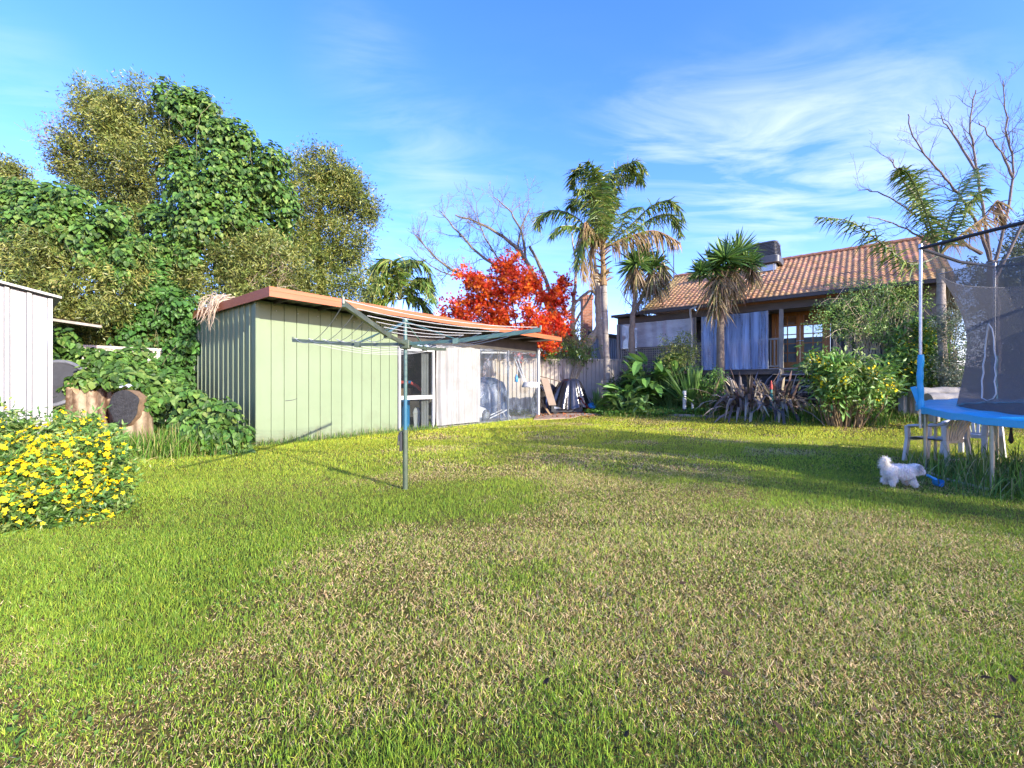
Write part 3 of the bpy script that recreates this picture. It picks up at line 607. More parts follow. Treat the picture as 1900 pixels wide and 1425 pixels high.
def vine_leaves(g, clumps, n, L, cols, shape='heart', shell=.35):
    clumps = split(clumps, 5, .48)+[(a, b, r*.8, d) for a, b, r, d in clumps]
    P, d, r = clump_pts(clumps, n, shell)
    P[:, 2] = np.maximum(P[:, 2], gz(P[:, 0], P[:, 1])+.02)
    Nn = unit(d*1.0+np.array([.25,-.25,.55])+.35*rng.normal(size=(n, 3)))
    D = unit(np.array([0,0,-1.])+.5*rng.normal(size=(n, 3))+.35*d); D = unit(D-Nn*np.sum(D*Nn, 1)[:, None])
    l = L*rng.uniform(.45, 1.35, n); g.leaves(P, D, Nn, l, l*.95, mixcol(n, cols, None, .18), shape)
def spray_leaves(g, clumps, n, per, L, W, cols, shell=.6, rad=.16, droop=.35, flat=1.0, shape='thin', up=.3):
    P, d, r = clump_pts(clumps, n, shell, flat)
    sd = unit(d+np.array([0,0,up])+.5*rng.normal(size=(n, 3)))
    P2 = np.repeat(P, per, 0); s2 = np.repeat(sd, per, 0); m = len(P2); t = rng.uniform(-.2, 1, m)[:, None]
    Q = P2+s2*t*rad*1.6+rng.normal(0, rad*.28, (m, 3)); D = unit(s2*.7+.75*rng.normal(size=(m, 3))-np.array([0,0,droop]))
    cc = np.repeat(mixcol(n, cols, None, .16)*(.75+.5*vnoise(P, .45, 14))[:, None], per, 0)*(1+.12*rng.normal(size=(m, 1)))
    Q[:, 2] = np.maximum(Q[:, 2], gz(Q[:, 0], Q[:, 1])+.02)
    g.leaves(Q, D, unit(rng.normal(size=(m, 3))+np.array([0,0,.5])), L*rng.uniform(.6, 1.3, m), W*rng.uniform(.7, 1.2, m), np.clip(cc, .003, 1), shape)
def limb(g, P, r0, r1, col, n=8, wob=.02, seg=5):
    P = np.asarray(P, float); Q = []
    for i in range(len(P)-1):
        p0 = P[max(0, i-1)]; p1 = P[i]; p2 = P[i+1]; p3 = P[min(len(P)-1, i+2)]
        for k in range(seg):
            t = k/seg; Q.append(.5*((2*p1)+(-p0+p2)*t+(2*p0-5*p1+4*p2-p3)*t*t+(-p0+3*p1-3*p2+p3)*t**3))
    Q.append(P[-1]); Q = np.array(Q); Q += wob*rng.normal(size=Q.shape)*np.linspace(.2, 1, len(Q))[:, None]
    rr = np.linspace(r0, r1, len(Q))*(1+.06*rng.normal(size=len(Q))); g.tube(Q, rr, n, np.asarray(col)*(1+.1*rng.normal()))
    return Q, rr
def twigs(g, Q, rr, depth, ln, col, dens, rmin=.004, upb=.25, start=.25):
    T = np.gradient(Q, axis=0); T = unit(T); L = np.linalg.norm(np.diff(Q, axis=0), axis=1).sum(); n = max(1, int(L*dens))
    for k in range(n):
        i = int((start+(1-start)*random.random())*(len(Q)-1)); p = Q[i]; d = unit(T[i]*.9+.75*rng.normal(size=3)+np.array([0,0,upb]))
        l = ln*random.uniform(.4, 1.1); m = 5; P = [p]
        for j in range(m): d = unit(d+.22*rng.normal(size=3)+np.array([0,0,upb*.35])); P.append(P[-1]+d*l/m)
        r0 = min(rr[i]*.6, max(rmin*1.6, l*.014)); R2 = np.linspace(r0, rmin*.6, m+1); P = np.array(P)
        g.tube(P, R2, 3 if r0 < .012 else 5, np.asarray(col)*(1+.15*rng.normal()), cap=False)
        if depth > 1: twigs(g, P, R2, depth-1, l*.55, col, dens*1.5, rmin, upb, .2)
def limb_tree(name, label, cat, limbs, col, depth=3, ln=1.2, dens=2.2, rmin=.006, upb=.25, base=None, group=None, trunk_n=1):
    """limbs: (list of (px, py, depth)), r0, r1, twig density factor); the first trunk_n are the trunk"""
    b = at(*limbs[0][0][0]); root = thing(name, label, cat, (b[0], b[1], gzf(b[0], b[1])), 0, group); o = np.array(root.location)
    gt = G(); gc = G(); gw = G()
    for k, (pts, r0, r1, f) in enumerate(limbs):
        P = np.array([at(*p) for p in pts])
        if k == 0 and P[0, 2] > gzf(P[0, 0], P[0, 1]): P = np.concatenate([[[P[0, 0], P[0, 1], gzf(P[0, 0], P[0, 1])-.1]], P])
        Q, rr = limb(gt if k < trunk_n else gc, P, r0, r1, col)
        if f > 0: twigs(gw, Q, rr, depth, ln, np.asarray(col)*.8, dens*f, rmin, upb)
    gt.build('trunk', M['bark'], root, smooth=True, rel=o)
    if gc.n: gc.build('limb', M['bark'], root, smooth=True, rel=o)
    if gw.n: gw.build('bare_crown', M['bark'], root, smooth=True, rel=o)
    return root, o

VC = [(.075,.165,.028),(.055,.125,.022),(.10,.20,.035),(.038,.09,.018),(.15,.235,.05)]
OL = [(.165,.205,.045),(.12,.16,.036),(.22,.245,.058),(.07,.10,.024),(.27,.28,.075)]
BK = (.16,.12,.085)
def leafy_tree(name, label, clumps, n, per, L, W, cols, trunk, mat='leaf', extra=None, cat='tree', **kw):
    b = at(*trunk[0][0][0]); root = thing(name, label, cat, (b[0], b[1], gzf(b[0], b[1]))); o = np.array(root.location); g = G()
    for k, (pts, r0, r1) in enumerate(trunk):
        P = np.array([at(*p) for p in pts])
        if k == 0: P[0, 2] = gzf(P[0, 0], P[0, 1])-.1
        limb(g, P, r0, r1, BK)
    g.build('trunk', M['bark'], root, smooth=True, rel=o)
    g = G(); spray_leaves(g, split(clumps, 9, .36)+[(a, b, r*.55, d) for a, b, r, d in clumps], n, per, L, W, cols, **kw); g.build('crown', M[mat], root, rel=o)
    if extra: extra(root, o)
    return root
T2 = [(200,212,46,13.6),(255,212,48,13.6),(305,215,40,13.4),(175,245,45,13.6),(235,265,60,13.4),(150,285,42,13.8),(200,325,50,13.6),(290,290,52,13.2),(265,350,45,13.4),(330,195,26,13.6),(380,210,26,13.6),(245,420,42,13.2),(285,400,40,13.2),(235,375,36,13.4),(330,260,40,13.2),(120,300,26,13.8),(160,335,32,13.8)]
def brown_twigs(root, o):
    g = G()
    for pts in ([(180,300,13.7),(130,260,13.7),(95,235,13.7)], [(170,330,13.7),(110,320,13.7),(75,290,13.7)], [(190,270,13.7),(150,225,13.7),(120,215,13.7)], [(160,320,13.6),(110,295,13.6),(80,240,13.6)]):
        Q, rr = limb(g, [at(*p) for p in pts], .035, .008, (.2,.15,.1), 6); twigs(g, Q, rr, 3, .8, (.20,.14,.09), 3.5, .005, .2)
    g.build('bare_limb', M['bark'], root, smooth=True, rel=o)
    g = G(); spray_leaves(g, [(115,250,32,13.7),(150,230,28,13.7)], 90, 8, .08, .022, [(.32,.20,.08),(.25,.15,.06)], shell=1.0); g.build('dry_leaves', M['dry'], root, rel=o)
leafy_tree('olive_leaved_tree', 'tall olive green fine leaved tree with a bare brown twiggy side, tallest in the clump', T2, 4600, 13, .12, .032, OL,
           [([(270,700,13.6),(262,520,13.6),(245,380,13.6),(230,250,13.6)], .22, .05), ([(262,480,13.6),(200,380,13.6),(160,290,13.6)], .1, .03), ([(250,400,13.5),(300,300,13.4),(310,220,13.4)], .1, .03)], extra=brown_twigs, rad=.24)
T3 = [(575,330,36,14.6),(615,338,38,14.6),(600,375,52,14.4),(655,385,38,14.5),(580,440,50,14.3),(640,445,42,14.4),(605,505,50,14.2),(650,530,38,14.3),(560,545,45,14.0),(682,400,17,14.5),(690,390,14,14.5),(640,580,38,14.2),(660,470,26,14.4),(588,290,20,14.7),(650,330,24,14.6),(545,370,24,14.4),(552,450,34,13.6),(545,520,34,13.2),(535,330,22,13.8)]
leafy_tree('bushy_tree', 'separate olive green bushy tree rising behind the orange fascia of the shed', T3, 4800, 13, .12, .032, [(.155,.20,.04),(.105,.15,.03),(.22,.25,.05),(.062,.095,.024),(.27,.28,.068)],
           [([(600,720,14.8),(598,560,14.6),(590,440,14.6),(600,330,14.6)], .2, .05), ([(598,500,14.6),(560,420,14.6),(545,360,14.6)], .09, .03), ([(595,480,14.6),(640,430,14.6),(660,380,14.6)], .09, .03)], rad=.24)
T4 = [(15,470,60,10.6),(85,500,55,10.4),(160,525,52,10.2),(50,545,52,10.4),(125,570,42,10.2),(215,520,42,10.4),(205,570,30,10.2),(5,330,28,12.2),(30,320,20,12.2),(240,480,30,10.6),(10,400,30,11.6),(120,605,38,10.8),(175,595,36,10.9),(225,600,34,11.0),(80,600,36,10.9),(200,640,30,11.0),(150,630,30,10.9),(260,640,30,11.2)]
leafy_tree('drooping_tree', 'low drooping olive tree behind the white shed, half smothered by vine', T4, 5600, 13, .11, .028, OL,
           [([(110,690,10.9),(105,560,10.9),(80,440,11),(40,380,11.2)], .18, .05), ([(105,540,10.9),(180,470,10.8),(220,450,10.8)], .1, .03)], rad=.2, droop=.6)
T5 = [(445,490,50,11.9),(495,515,48,11.9),(400,525,45,11.7),(355,550,38,11.6),(450,545,40,11.7),(525,480,35,12.2),(520,540,40,12),(480,455,32,12),(420,480,30,11.8)]
def deadtwigs(root, o):
    g = G()
    for pts in ([(440,560,11.4),(480,520,11.4),(530,490,11.4)], [(430,575,11.4),(490,540,11.3),(545,530,11.3)], [(420,570,11.3),(460,530,11.3),(500,480,11.4)]):
        Q, rr = limb(g, [at(*p) for p in pts], .02, .006, (.35,.28,.2), 5); twigs(g, Q, rr, 2, .6, (.38,.30,.2), 7, .004, .1)
    g.build('dead_limb', M['bark'], root, smooth=True, rel=o)
leafy_tree('feathery_tree', 'feathery olive tree with dead grey twigs overhanging the corner of the shed roof', T5, 3000, 13, .11, .028, OL,
           [([(420,715,12.4),(425,600,12.3),(430,500,12.2),(410,380,12.4)], .2, .06), ([(425,560,12.3),(490,500,12.1),(520,470,12.1)], .08, .03)], extra=deadtwigs, rad=.2)
def vine(name, label, clumps, n, L, cols=VC, shell=.35, stems=None, shape='heart'):
    c = np.array([at(a, b, d) for a, b, r, d in clumps]).mean(0); root = thing(name, label, 'vine', (c[0], c[1], gzf(c[0], c[1]))); o = np.array(root.location)
    g = G(); vine_leaves(g, clumps, n, L, cols, shape, shell); g.build('leaves', M['vine'], root, rel=o)
    g = G()
    for k in range(stems or 5):
        a, b, r, d = random.choice(clumps); p = at(a, b, d); R_ = r*d/F; t = random.uniform(0, 6.28)
        P = [p+R_*np.array([math.cos(t), -.6, math.sin(t)]), p+R_*np.array([.3*math.cos(t), -.95, .4*math.sin(t)-.2]), p+R_*np.array([-.4*math.cos(t), -.9, -1.0]), p+R_*np.array([-.2,-.5,-1.6])]
        P = np.array(P); P[:, 2] = np.maximum(P[:, 2], .02); limb(g, P, .008, .004, (.13,.13,.06), 5)
    g.build('stem', M['bark'], root, smooth=True, rel=o)
V1 = [(350,215,45,12.6),(400,255,48,12.5),(450,300,52,12.4),(497,330,45,12.4),(430,360,70,12.1),(510,385,38,12.3),(345,330,42,12.3),(385,420,68,11.9),(330,430,45,12.0),(300,470,40,11.9),(470,430,50,12.1),(515,440,30,12.3),(340,490,42,11.8),(300,400,28,12.2),(370,190,28,12.7)]
vine('climbing_vine', 'bright broad leaved vine draped right over the middle of the tree clump', V1, 20000, .118, shell=.4)
V2 = [(265,500,40,11.6),(275,560,45,11.4),(285,620,48,11.3),(325,600,45,11.2),(340,655,40,11.0),(250,610,35,11.3),(355,600,24,10.9),(310,540,40,11.4),(225,585,30,11.2),(320,700,32,10.6)]
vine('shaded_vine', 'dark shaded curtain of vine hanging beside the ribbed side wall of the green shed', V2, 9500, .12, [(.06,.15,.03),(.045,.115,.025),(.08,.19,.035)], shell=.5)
V3 = [(15,390,50,10.9),(80,385,48,10.7),(140,410,50,10.5),(200,435,46,10.3),(238,462,28,10.2),(60,435,52,10.5),(120,450,50,10.3),(180,475,42,10.1),(225,495,28,10.1),(30,350,24,11),(110,365,25,10.8)]
vine('hanging_vine', 'lighter sheet of broad vine leaves over the low tree behind the white shed', V3, 12000, .112, shell=.35)
V4 = [(168,706,18,7.95),(212,704,18,7.85),(140,716,15,8.0),(115,655,32,8.9),(160,670,34,8.8),(205,690,34,8.6),(250,685,34,8.9),(110,710,38,8.4),(150,715,30,8.4),(280,715,34,8.7),(305,745,34,8.5),(120,760,34,8.0),(270,755,26,8.3),(225,705,26,8.3),(330,725,28,9.0)]
vine('fence_ivy', 'ivy spilling down the cream fence around the old tree stump', V4, 6000, .11, shell=.4)
V5 = [(385,772,42,7.9),(345,790,30,7.8),(420,795,38,7.8),(445,825,26,7.7),(375,805,34,7.6),(360,755,24,8.1),(410,828,26,7.5)]
vine('ivy_mound', 'rounded green ivy mound growing against the corner of the green shed', V5, 2400, .10, shell=.4)

# ---- flowering daisy bushes
def daisy(name, label, clumps, nl, nf, fs, L, flower_bias, cols=None, depthjit=.1, group=None):
    c = np.array([at(a, b, d) for a, b, r, d in clumps]).mean(0); root = thing(name, label, 'bush', (c[0], c[1], gzf(c[0], c[1])), 0, group); o = np.array(root.location)
    g = G(); spray_leaves(g, split(clumps, 5, .5)+list(clumps), nl, 9, L, L*.36, cols or [(.09,.19,.035),(.13,.25,.05),(.06,.135,.025),(.20,.27,.07)], shell=.75, rad=L*1.3, droop=.1, shape='oval'); g.build('foliage', M['leaf'], root, rel=o)
    g = G(); base = np.array([c[0], c[1], gzf(c[0], c[1])])
    for k in range(46):
        a, b, r, d = random.choice(clumps); e = at(a, b, d)+rng.normal(size=3)*r*d/F*.5
        if e[2] < base[2]+.1: continue
        q = base+(e-base)*np.array([.55,.55,.0]); q[2] = base[2]; m = (q+e)/2+rng.normal(size=3)*.05; limb(g, [q, m, e], .009*c[1]/5, .003*c[1]/5, (.24,.17,.09), 5)
    g.build('stem', M['bark'], root, smooth=True, rel=o)
    P, d, r = clump_pts(split(clumps, 5, .5)+list(clumps), nf*4, .12); sc = d@unit(np.array(flower_bias, float))+.8*vnoise(P, .13*c[1]/5, 8)+.1*rng.normal(size=len(d))
    k = np.argsort(-sc)[:nf]; P, d = P[k]+d[k]*fs*1.1, d[k]
    g = G(); n = len(P); Nn = unit(d+np.array([.3,-.5,.5])+.45*rng.normal(size=(n, 3))); D = unit(np.cross(Nn, rng.normal(size=(n, 3))))
    s = fs*rng.uniform(.5, 1.3, n); g.leaves(P, D, Nn, s, s, mixcol(n, [(.90,.70,.012),(.94,.78,.03),(.85,.60,.01)], None, .06), 'star')
    g.leaves(P+Nn*.004, D, Nn, s*.26, s*.26, np.tile([.55,.30,.01], (n, 1)), 'star'); g.build('blossoms', M['petal'], root, rel=o)
B1 = [(60,880,70,4.0),(115,855,60,4.1),(165,830,42,4.3),(195,870,42,4.2),(90,935,62,3.8),(25,920,62,3.8),(25,830,42,4.1),(165,905,52,4.0),(215,900,26,4.1),(140,800,26,4.4),(40,960,40,3.7),(150,945,40,3.85)]
daisy('daisy_bush', 'sprawling yellow daisy bush in front of the white metal shed', B1, 2000, 950, .050, .062, (.40,-.70,.65))
B2 = [(1528,690,22,11.0),(1552,698,24,10.9),(1580,706,24,10.85),(1606,714,24,10.8),(1632,722,20,10.8),(1520,708,18,11.0),(1570,724,22,10.8),(1610,736,18,10.7),(1545,722,20,10.9)]
GD = [(.13,.26,.045),(.18,.33,.065),(.09,.19,.035),(.26,.35,.10)]
daisy('daisy_bush', 'low yellow daisy bush beside the timber verandah steps', B2, 520, 760, .06, .17, (.0,-.6,.8), GD)
B3 = [(1685,665,28,11.6),(1715,640,28,11.6),(1660,682,24,11.6),(1690,700,26,11.5),(1725,680,28,11.5),(1705,622,20,11.6),(1670,720,22,11.5),(1730,710,20,11.4)]
daisy('daisy_bush', 'taller yellow daisy bush behind the blue padded trampoline pole', B3, 430, 460, .06, .17, (-.15,-.6,.8), GD)

# ---- palms
def frond(root, o, pts, ll, lw, cols, droop=.5, n=105, rc=(.16,.17,.05), mat='frond', plume=.5, rr=.03, ragged=0.):
    g = G(); Q, _ = limb(g, pts, rr, .006, rc, 5, 0.0, 9); T = unit(np.gradient(Q, axis=0)); m = n*2
    t = np.tile(np.linspace(.14, 1, n), 2); ix = t*(len(Q)-1); i0 = np.minimum(ix.astype(int), len(Q)-2); f = (ix-i0)[:, None]
    P = Q[i0]*(1-f)+Q[i0+1]*f; Tt = T[i0]; side = np.repeat([1., -1.], n)[:, None]
    S = unit(np.cross(Tt, np.array([0,0,1.])+.001))*side
    D = unit(S*.85+Tt*.55+plume*rng.normal(size=(m, 3))*.6-np.array([0,0,droop])+.25*np.cross(S, Tt)*side)
    L = ll*(np.sin(np.clip(t*1.02, 0, 1)*math.pi)**.45+.12)*rng.uniform(.75, 1.15, m); c = mixcol(m, cols, None, .14)
    keep = rng.uniform(size=m) > ragged
    g.leaves(P[keep], D[keep], unit(np.cross(D, Tt)+.2*rng.normal(size=(m, 3)))[keep], L[keep], lw, c[keep], 'blade', bend=droop*.7*rng.uniform(.6, 1.4, keep.sum()))
    return g.build('frond', M[mat], root, rel=o)
PG = [(.11,.20,.035),(.15,.24,.04),(.20,.27,.05),(.07,.14,.03),(.29,.31,.07)]
PD = [(.26,.19,.09),(.31,.24,.11),(.19,.13,.06),(.33,.22,.11)]
def pts3(ps, Y, dY): return [at(px, py, Y+dY*k/(len(ps)-1)) for k, (px, py) in enumerate(ps)]
def palm(name, label, base, top, r0, r1, fronds, Y, ll=.5, lw=.035, shaft=None, mids=()):
    b = at(*base); z = gzf(b[0], b[1]); root = thing(name, label, 'palm', (b[0], b[1], z)); o = np.array(root.location)
    g = G(); P = [np.array([b[0], b[1], z-.1])]+[at(*m) for m in mids]+[at(*top)]; Q = np.array(P); Q, rr = limb(g, Q, r0, r1, (.30,.26,.21), 12, .004, 14)
    for k in range(2, len(Q)-1, 2): g.tube([Q[k], Q[k]+unit(Q[k+1]-Q[k])*.03], rr[k]*1.06, 12, (.20,.17,.135))
    g.build('trunk', M['bark'], root, smooth=True, rel=o)
    if shaft:
        g = G(); limb(g, [at(*p) for p in shaft], r1*1.25, r1*.7, (.36,.24,.12), 10, .01)
        a, e = at(*shaft[0]), at(*shaft[-1]); n = 60; t = rng.uniform(0, 1, n); P = a+(e-a)*t[:, None]; d = rdir(n); d[:, 2] = .5+.8*np.abs(d[:, 2]); 
        g.leaves(P, d, rdir(n), .55, .07, mixcol(n, PD), 'strap', bend=.3); g.build('crownshaft', M['dry'], root, smooth=False, rel=o)
    for f in fronds:
        ps, dY, dead = f[:3]; frond(root, o, pts3(ps, Y, dY), ll*(f[3] if len(f) > 3 else 1), lw, PD if dead else PG, .55 if not dead else 1.1, mat='dry' if dead else 'frond', rc=(.3,.2,.1) if dead else (.16,.17,.05), ragged=.25 if dead else 0)
    return root
c0 = (1119, 462)
palm('queen_palm', 'tall queen palm with a slim grey trunk in front of the beige fence', (1129,740,16.2), (1120,520,16.2), .125, .105, [
 ([c0,(1098,385),(1080,325),(1066,318),(1060,350)], .5, 0), ([c0,(1112,380),(1108,325),(1090,300)], -.3, 0), ([c0,(1126,375),(1140,320),(1168,306),(1196,345)], -.2, 0), ([c0,(1136,400),(1150,340),(1175,320),(1188,335)], .6, 0),
 ([c0,(1075,408),(1035,390),(1005,398),(998,420)], .4, 0), ([c0,(1080,425),(1040,420),(1022,440)], -.6, 0, .8), ([c0,(1168,420),(1210,382),(1248,374),(1270,410)], -.4, 0), ([c0,(1170,432),(1215,402),(1250,400),(1262,440)], .5, 0),
 ([c0,(1105,400),(1098,360),(1070,350)], -.8, 0), ([c0,(1122,390),(1120,345),(1130,320)], .8, 0), ([c0,(1092,440),(1078,455),(1070,500)], -.5, 0, .8), ([c0,(1115,390),(1095,330),(1075,305)], .2, 0), ([c0,(1130,385),(1150,325),(1180,300),(1200,320)], -.7, 0), ([c0,(1120,400),(1116,350),(1100,315)], -.9, 0), ([c0,(1128,400),(1132,345),(1150,310)], .2, 0), ([c0,(1100,410),(1070,370),(1058,385)], .9, 0), ([c0,(1150,425),(1165,390),(1190,385)], .9, 0, .8),
 ([c0,(1165,440),(1215,428),(1262,450)], -.2, 1), ([c0,(1098,425),(1084,415),(1080,470),(1085,520)], -.5, 1, .9), ([c0,(1108,440),(1096,470),(1098,535)], -.3, 1, .7)],
 16.2, .58, .045, [(1120,530,16.2),(1119,500,16.2),(1119,455,16.2)])
c1 = (742, 556)
palm('small_palm', 'smaller green palm showing above the shed roof beside the bushy tree', (740,700,18.5), (742,580,18.5), .13, .12, [
 ([c1,(728,515),(708,492),(685,500)], .5, 0), ([c1,(738,508),(725,482),(700,488),(690,520)], -.5, 0), ([c1,(750,510),(765,485),(790,492),(803,540)], .3, 0), ([c1,(770,530),(790,525),(803,560)], -.4, 0), ([c1,(715,540),(690,535),(678,560)], .3, 0), ([c1,(710,555),(690,560),(680,590)], -.5, 0), ([c1,(765,550),(785,560),(800,590)], .5, 0), ([c1,(742,505),(748,485),(762,482)], .9, 0), ([c1,(720,525),(705,515),(690,540)], -.9, 0), ([c1,(758,530),(775,515),(795,520)], .8, 0)], 18.5, .72, .06)
c2 = (1742, 475)
palm('drooping_palm', 'palm with one long frond reaching left over the tiled roof, behind the trampoline', (1752,715,11.0), (1745,500,11.0), .095, .085, [
 ([c2,(1690,490),(1640,455),(1580,412),(1515,402)], .3, 0, 1.05), ([c2,(1720,400),(1690,330),(1668,312)], -.3, 0, 1.05), ([c2,(1715,410),(1700,360),(1690,335)], .5, 0), ([c2,(1765,400),(1795,340),(1822,305)], .4, 0), ([c2,(1780,420),(1805,370),(1830,350)], -.4, 0), ([c2,(1760,520),(1765,560),(1760,600)], .2, 1, .8), ([c2,(1790,430),(1830,400),(1852,372),(1858,420)], .2, 1, .8)], 11.0, .46, .032)
def cordyline(name, label, base, trunk, branches, heads, Y, L, W, dead):
    b = at(*base); z = gzf(b[0], b[1]); root = thing(name, label, 'cabbage tree', (b[0], b[1], z)); o = np.array(root.location)
    g = G(); P = [np.array([b[0], b[1], z-.1])]+[at(*p) for p in trunk]; limb(g, P, .14, .09, (.20,.155,.11), 10, .008, 8)
    for br in branches: limb(g, [at(*p) for p in br], .07, .05, (.2,.155,.11), 8, .005)
    g.build('trunk', M['bark'], root, smooth=True, rel=o)
    for (px, py, k) in heads:
        c = at(px, py, Y+random.uniform(-.25, .25)); n = int(190*k); d = rdir(n*2); d = d[d[:, 2] > -.45][:n]; n = len(d)
        g = G(); l = L*k*rng.uniform(.75, 1.1, n); up = np.clip(d[:, 2], 0, 1)
        g.leaves(c+d*.05, d, unit(np.cross(d, rdir(n))), l, W, mixcol(n, [(.08,.17,.03),(.12,.23,.045),(.055,.125,.025),(.18,.28,.06)], None, .15), 'strap', bend=rng.uniform(0, .35, n)*(1.1-up)); g.build('leaf_rosette', M['frond'], root, rel=o)
    for (px, py, k, ln) in dead:
        c = at(px, py, Y-.08); n = int(230*k); d = rdir(n); d[:, 2] = -np.abs(d[:, 2])*1.2-.35; d = unit(d); g = G()
        g.leaves(c+rdir(n)*.10*k+np.array([0,0,.12])*rng.normal(size=(n, 1)), d, unit(np.cross(d, rdir(n))), ln*rng.uniform(.5, 1.2, n), W*.8, mixcol(n, [(.30,.22,.12),(.40,.31,.18),(.20,.14,.08),(.26,.24,.09)]), 'strap', bend=rng.uniform(.2, .9, n)); g.build('dead_leaf_skirt', M['dry'], root, rel=o)
cordyline('cabbage_tree', 'round headed cabbage tree with spiky leaves in front of the clear verandah blind', (1336,690,14.2), [(1337,620,14.2),(1338,510,14.2)], [[(1338,520,14.2),(1325,500,14.2)],[(1338,515,14.2),(1362,485,14.2)]],
          [(1322,500,.95),(1366,472,1.05),(1345,482,1.0),(1385,490,.75),(1300,505,.6)], 14.2, .78, .05, [(1335,515,1.0,.75),(1360,512,1.0,.6),(1330,555,.6,.6),(1395,495,.6,.5)])
cordyline('cabbage_tree', 'forked smaller cabbage tree between the queen palm and the tiled roof', (1172,695,16.4), [(1172,640,16.4),(1174,580,16.4)], [[(1174,582,16.4),(1178,550,16.4),(1176,520,16.4)],[(1174,584,16.4),(1190,555,16.4),(1205,522,16.4)]],
          [(1180,490,.95),(1212,495,.9),(1195,470,.7)], 16.4, .78, .055, [(1178,505,.8,.7),(1210,512,.9,.75),(1230,500,.7,.6)])

# ---- bare winter trees
GB = (.21,.18,.13)
limb_tree('bare_tree', 'spreading leafless tree with mossy limbs rising behind the red maple', 'tree', [
 ([(1064,655,19.5),(1050,618,19.5),(1030,585,19.5),(1008,548,19.5)], .24, .17, 0),
 ([(1008,548,19.5),(985,500,19.5),(965,468,19.3),(935,440,19.2),(890,415,19.1),(845,400,19.0)], .13, .03, 1.1), ([(975,485,19.4),(970,440,19.4),(948,395,19.5),(915,365,19.5)], .07, .02, 1.2), ([(960,465,19.4),(968,420,19.6),(985,385,19.7)], .06, .02, 1.2),
 ([(1000,545,19.5),(930,518,19.3),(860,510,19.2),(810,480,19.0),(768,432,18.9)], .09, .02, 1.2), ([(985,530,19.5),(900,480,19.6),(850,430,19.7),(815,390,19.8)], .08, .02, 1.2), ([(880,515,19.2),(820,505,19.1),(770,470,19.1)], .04, .015, 1.2),
 ([(1030,585,19.5),(1020,540,19.6),(1000,490,19.6),(982,458,19.6)], .10, .06, .5), ([(940,505,19.3),(900,440,19.1),(880,390,19.1)], .05, .015, 1.2)], GB, 3, 1.35, 2.9, .0085)
limb_tree('pale_bark_tree', 'leafless tree with pale peeling bark standing next to the brick chimney', 'tree', [
 ([(1128,690,18.0),(1120,650,18.1),(1112,600,18.3),(1110,560,18.4),(1106,500,18.4)], .20, .14, 0), ([(1078,655,18.4),(1095,632,18.4),(1114,606,18.3)], .22, .18, 0),
 ([(1112,560,18.4),(1098,540,18.4),(1070,560,18.3),(1050,585,18.2)], .07, .05, .3), ([(1106,505,18.4),(1100,470,18.4),(1085,440,18.3)], .08, .02, 1.0), ([(1060,655,18.6),(1062,610,18.6),(1064,560,18.6),(1068,490,18.6),(1060,430,18.6)], .14, .02, 1.3), ([(1066,600,18.6),(1090,560,18.6),(1120,500,18.7)], .06, .02, 1.0)], (.46,.38,.28), 3, .9, 2.2, .008, trunk_n=2)
limb_tree('leafless_tree', 'tall grey leafless tree behind the trampoline net, branches spread against the sky', 'tree', [
 ([(1848,640,11.6),(1846,560,11.6),(1838,485,11.6)], .11, .08, 0),
 ([(1838,490,11.6),(1815,420,11.6),(1785,370,11.5),(1745,320,11.4),(1700,265,11.3),(1684,212,11.3)], .042, .012, 1.0), ([(1838,485,11.6),(1826,400,11.6),(1812,310,11.7),(1800,230,11.7),(1812,165,11.7)], .042, .012, 1.0),
 ([(1842,500,11.6),(1868,400,11.8),(1880,320,11.9),(1868,240,12),(1862,150,12)], .042, .012, 1.0), ([(1820,470,11.6),(1760,432,11.4),(1700,370,11.3),(1668,322,11.2),(1655,295,11.2)], .045, .01, .9), ([(1790,455,11.5),(1730,450,11.3),(1670,420,11.2),(1610,402,11.1)], .035, .01, .7),
 ([(1845,520,11.6),(1890,430,11.8),(1930,330,12),(1940,200,12.2)], .042, .012, 1.0), ([(1812,320,11.7),(1770,250,11.8),(1745,215,11.8)], .03, .01, 1.0), ([(1880,330,11.9),(1850,270,11.9),(1815,225,12)], .03, .01, 1.0), ([(1700,400,11.3),(1640,360,11.2),(1592,352,11.1)], .02, .008, .8)], (.20,.165,.14), 3, .95, 3.4, .0045, .35)
limb_tree('thin_bare_shrub', 'thin bare shrub seen between the queen palm and the end of the tiled roof', 'shrub', [([(1190,640,22),(1188,590,22),(1180,560,22)], .06, .03, 2), ([(1188,590,22),(1210,560,22),(1225,530,22)], .04, .01, 2), ([(1188,585,22),(1165,560,22),(1150,535,22)], .04, .01, 2)], GB, 3, .9, 2.4, .009)
